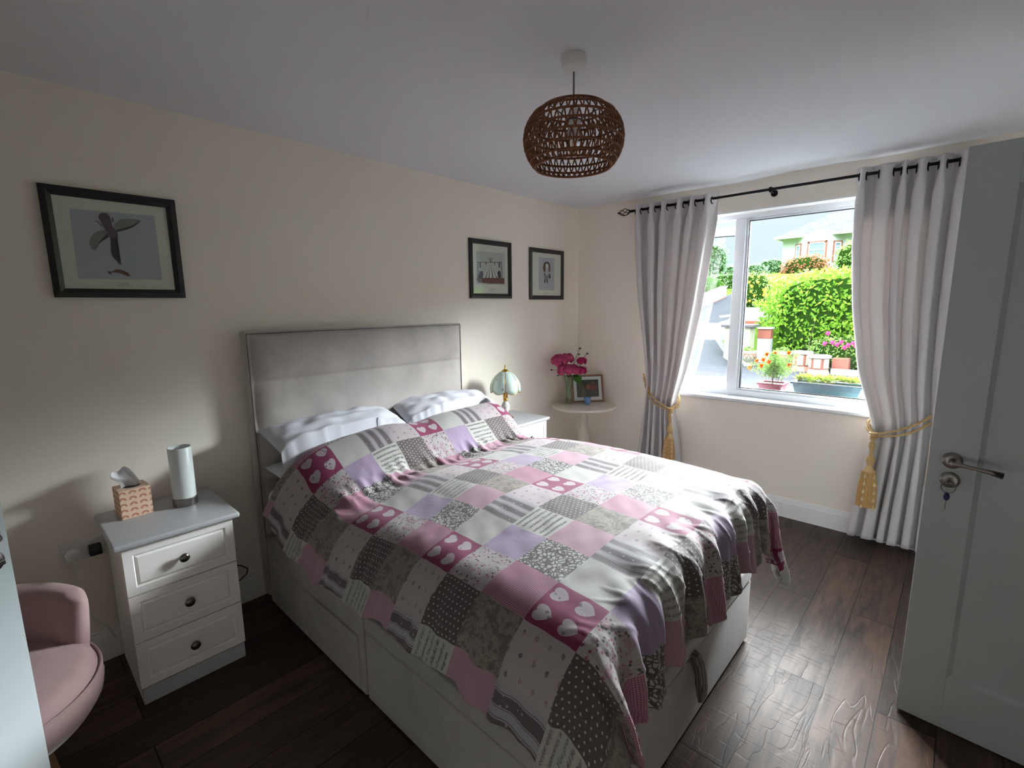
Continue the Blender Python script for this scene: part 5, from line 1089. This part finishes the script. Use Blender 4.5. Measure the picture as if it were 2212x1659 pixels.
# pots on the outer window sill
N = NT('marigold_pot_red'); M['redpot'] = mat('dark_red_plastic', (110, 30, 46), .4); M['teal'] = mat('teal_plastic', (40, 84, 92), .45, var=.12, vs=14); M['soil'] = mat('potting_soil', (58, 44, 36), .95, bump=.5, bs=80)
def tray(x0, x1, y0, y1, z0, z1, tp, rim):
    def q(i, z): return [(x0+i, y0+i, z), (x1-i, y0+i, z), (x1-i, y1-i, z), (x0+i, y1-i, z)]
    R = [q(tp, z0), q(tp*.15, z1-rim), q(-.008, z1-rim), q(-.008, z1), q(.006, z1), q(tp, z0+.02)]; V = sum(R, []); F = [(3, 2, 1, 0), tuple(len(V)-4+k for k in range(4))]
    for i in range(len(R)-1):
        for k in range(4): a, b = i*4+k, i*4+(k+1) % 4; F.append((a, b, b+4, a+4))
    return V, F, None
mp = thing('flower_pot', 'dark red pot of orange marigolds on the outside window sill', 'flower pot', (1.62, .32, .832))
obj('pot', tray(1.535, 1.705, .24, .40, .832, .930, .018, .016), M['redpot'], mp, bevel=.004); obj('soil', box(1.545, 1.695, .25, .39, .90, .918), M['soil'], mp)
mg = thing('marigold_plant', 'feathery green marigold plant with orange flowers growing in the dark red pot', 'plant', (1.62, .32, .918))
g_ = np.random.default_rng(9); stems = []; tipsM = []
for k_ in range(16):
    a = g_.uniform(0, 2*PI); R_ = g_.uniform(.02, .155); b = Vector((1.62+.05*math.cos(a), .32+.05*math.sin(a), .915)); e = Vector((1.62+R_*math.cos(a)*1.05, .32+R_*.7*math.sin(a), .915+g_.uniform(.12, .24)))
    stems.append(tube([b, (b+e)/2+Vector((0, 0, .03)), e], .0016, 5)); tipsM.append(e)
obj('stems', cat_geo(*stems), mat('reddish_stem', (104, 96, 60), .6), mg, smooth=True)
LV = [leaves(tuple((Vector((1.62, .32, .96))*(1-f_)+e*f_)), (.045, .04, .045), 60, .034, .006, 60+i, 2.) for i, e in enumerate(tipsM) for f_ in (.5, .95)]
obj('foliage', cat_geo(*LV), PALE, mg)
OR2 = petal('orange_marigold_petals', (196, 62, 8), (214, 92, 14))
fl_pts = [(1.58, .26, 1.150), (1.64, .25, 1.165), (1.555, .27, 1.105), (1.46, .27, 1.035), (1.55, .25, 1.060), (1.605, .24, 1.095), (1.735, .27, 1.075), (1.72, .30, 1.165), (1.50, .30, 1.09)]
blossoms(mg, None, None, fl_pts, .021, OR2, 5, 'marigold')
tt = thing('trough_planter', 'long teal plastic trough on the outside window sill', 'planter', (1.98, .33, .832))
obj('trough', tray(1.765, 2.195, .25, .41, .832, .958, .030, .014), M['teal'], tt, bevel=.004); obj('soil', box(1.785, 2.175, .26, .40, .925, .942), M['soil'], tt)
ORD = 'first second third fourth fifth sixth seventh eighth ninth tenth eleventh twelfth'.split()
for k_ in range(13):
    x = 1.80+.029*k_+g_.uniform(-.006, .006); y = .33+g_.uniform(-.045, .045); c = Vector((x, y, .955+g_.uniform(0, .03))); V, F = [], []
    for q in range(16):
        el = .15+1.2*(q/16); a = q*2.4; d = Vector((math.cos(a)*math.cos(el), math.sin(a)*math.cos(el), math.sin(el))); s = d.cross(Vector((0, 0, 1))).normalized(); L_ = .075*(1-.35*q/16); n_2 = s.cross(d); b = len(V)
        V += [tuple(c), tuple(c+d*L_*.55+s*.010-n_2*.004), tuple(c+d*L_), tuple(c+d*L_*.55-s*.010-n_2*.004), tuple(c+d*L_*.5-n_2*.010)]; F += [(b, b+1, b+2), (b, b+2, b+3), (b, b+4, b+1), (b, b+3, b+4), (b+1, b+4, b+2), (b+3, b+2, b+4)]
    s_ = tag(obj('succulent', (V, F, None), YG, loc=tuple(c)), ('leftmost rosette succulent in the teal trough' if k_ == 0 else 'rightmost rosette succulent in the teal trough' if k_ == 12 else ORD[k_]+' rosette succulent from the left end of the teal trough'), 'succulent', 'succulents in the teal trough')
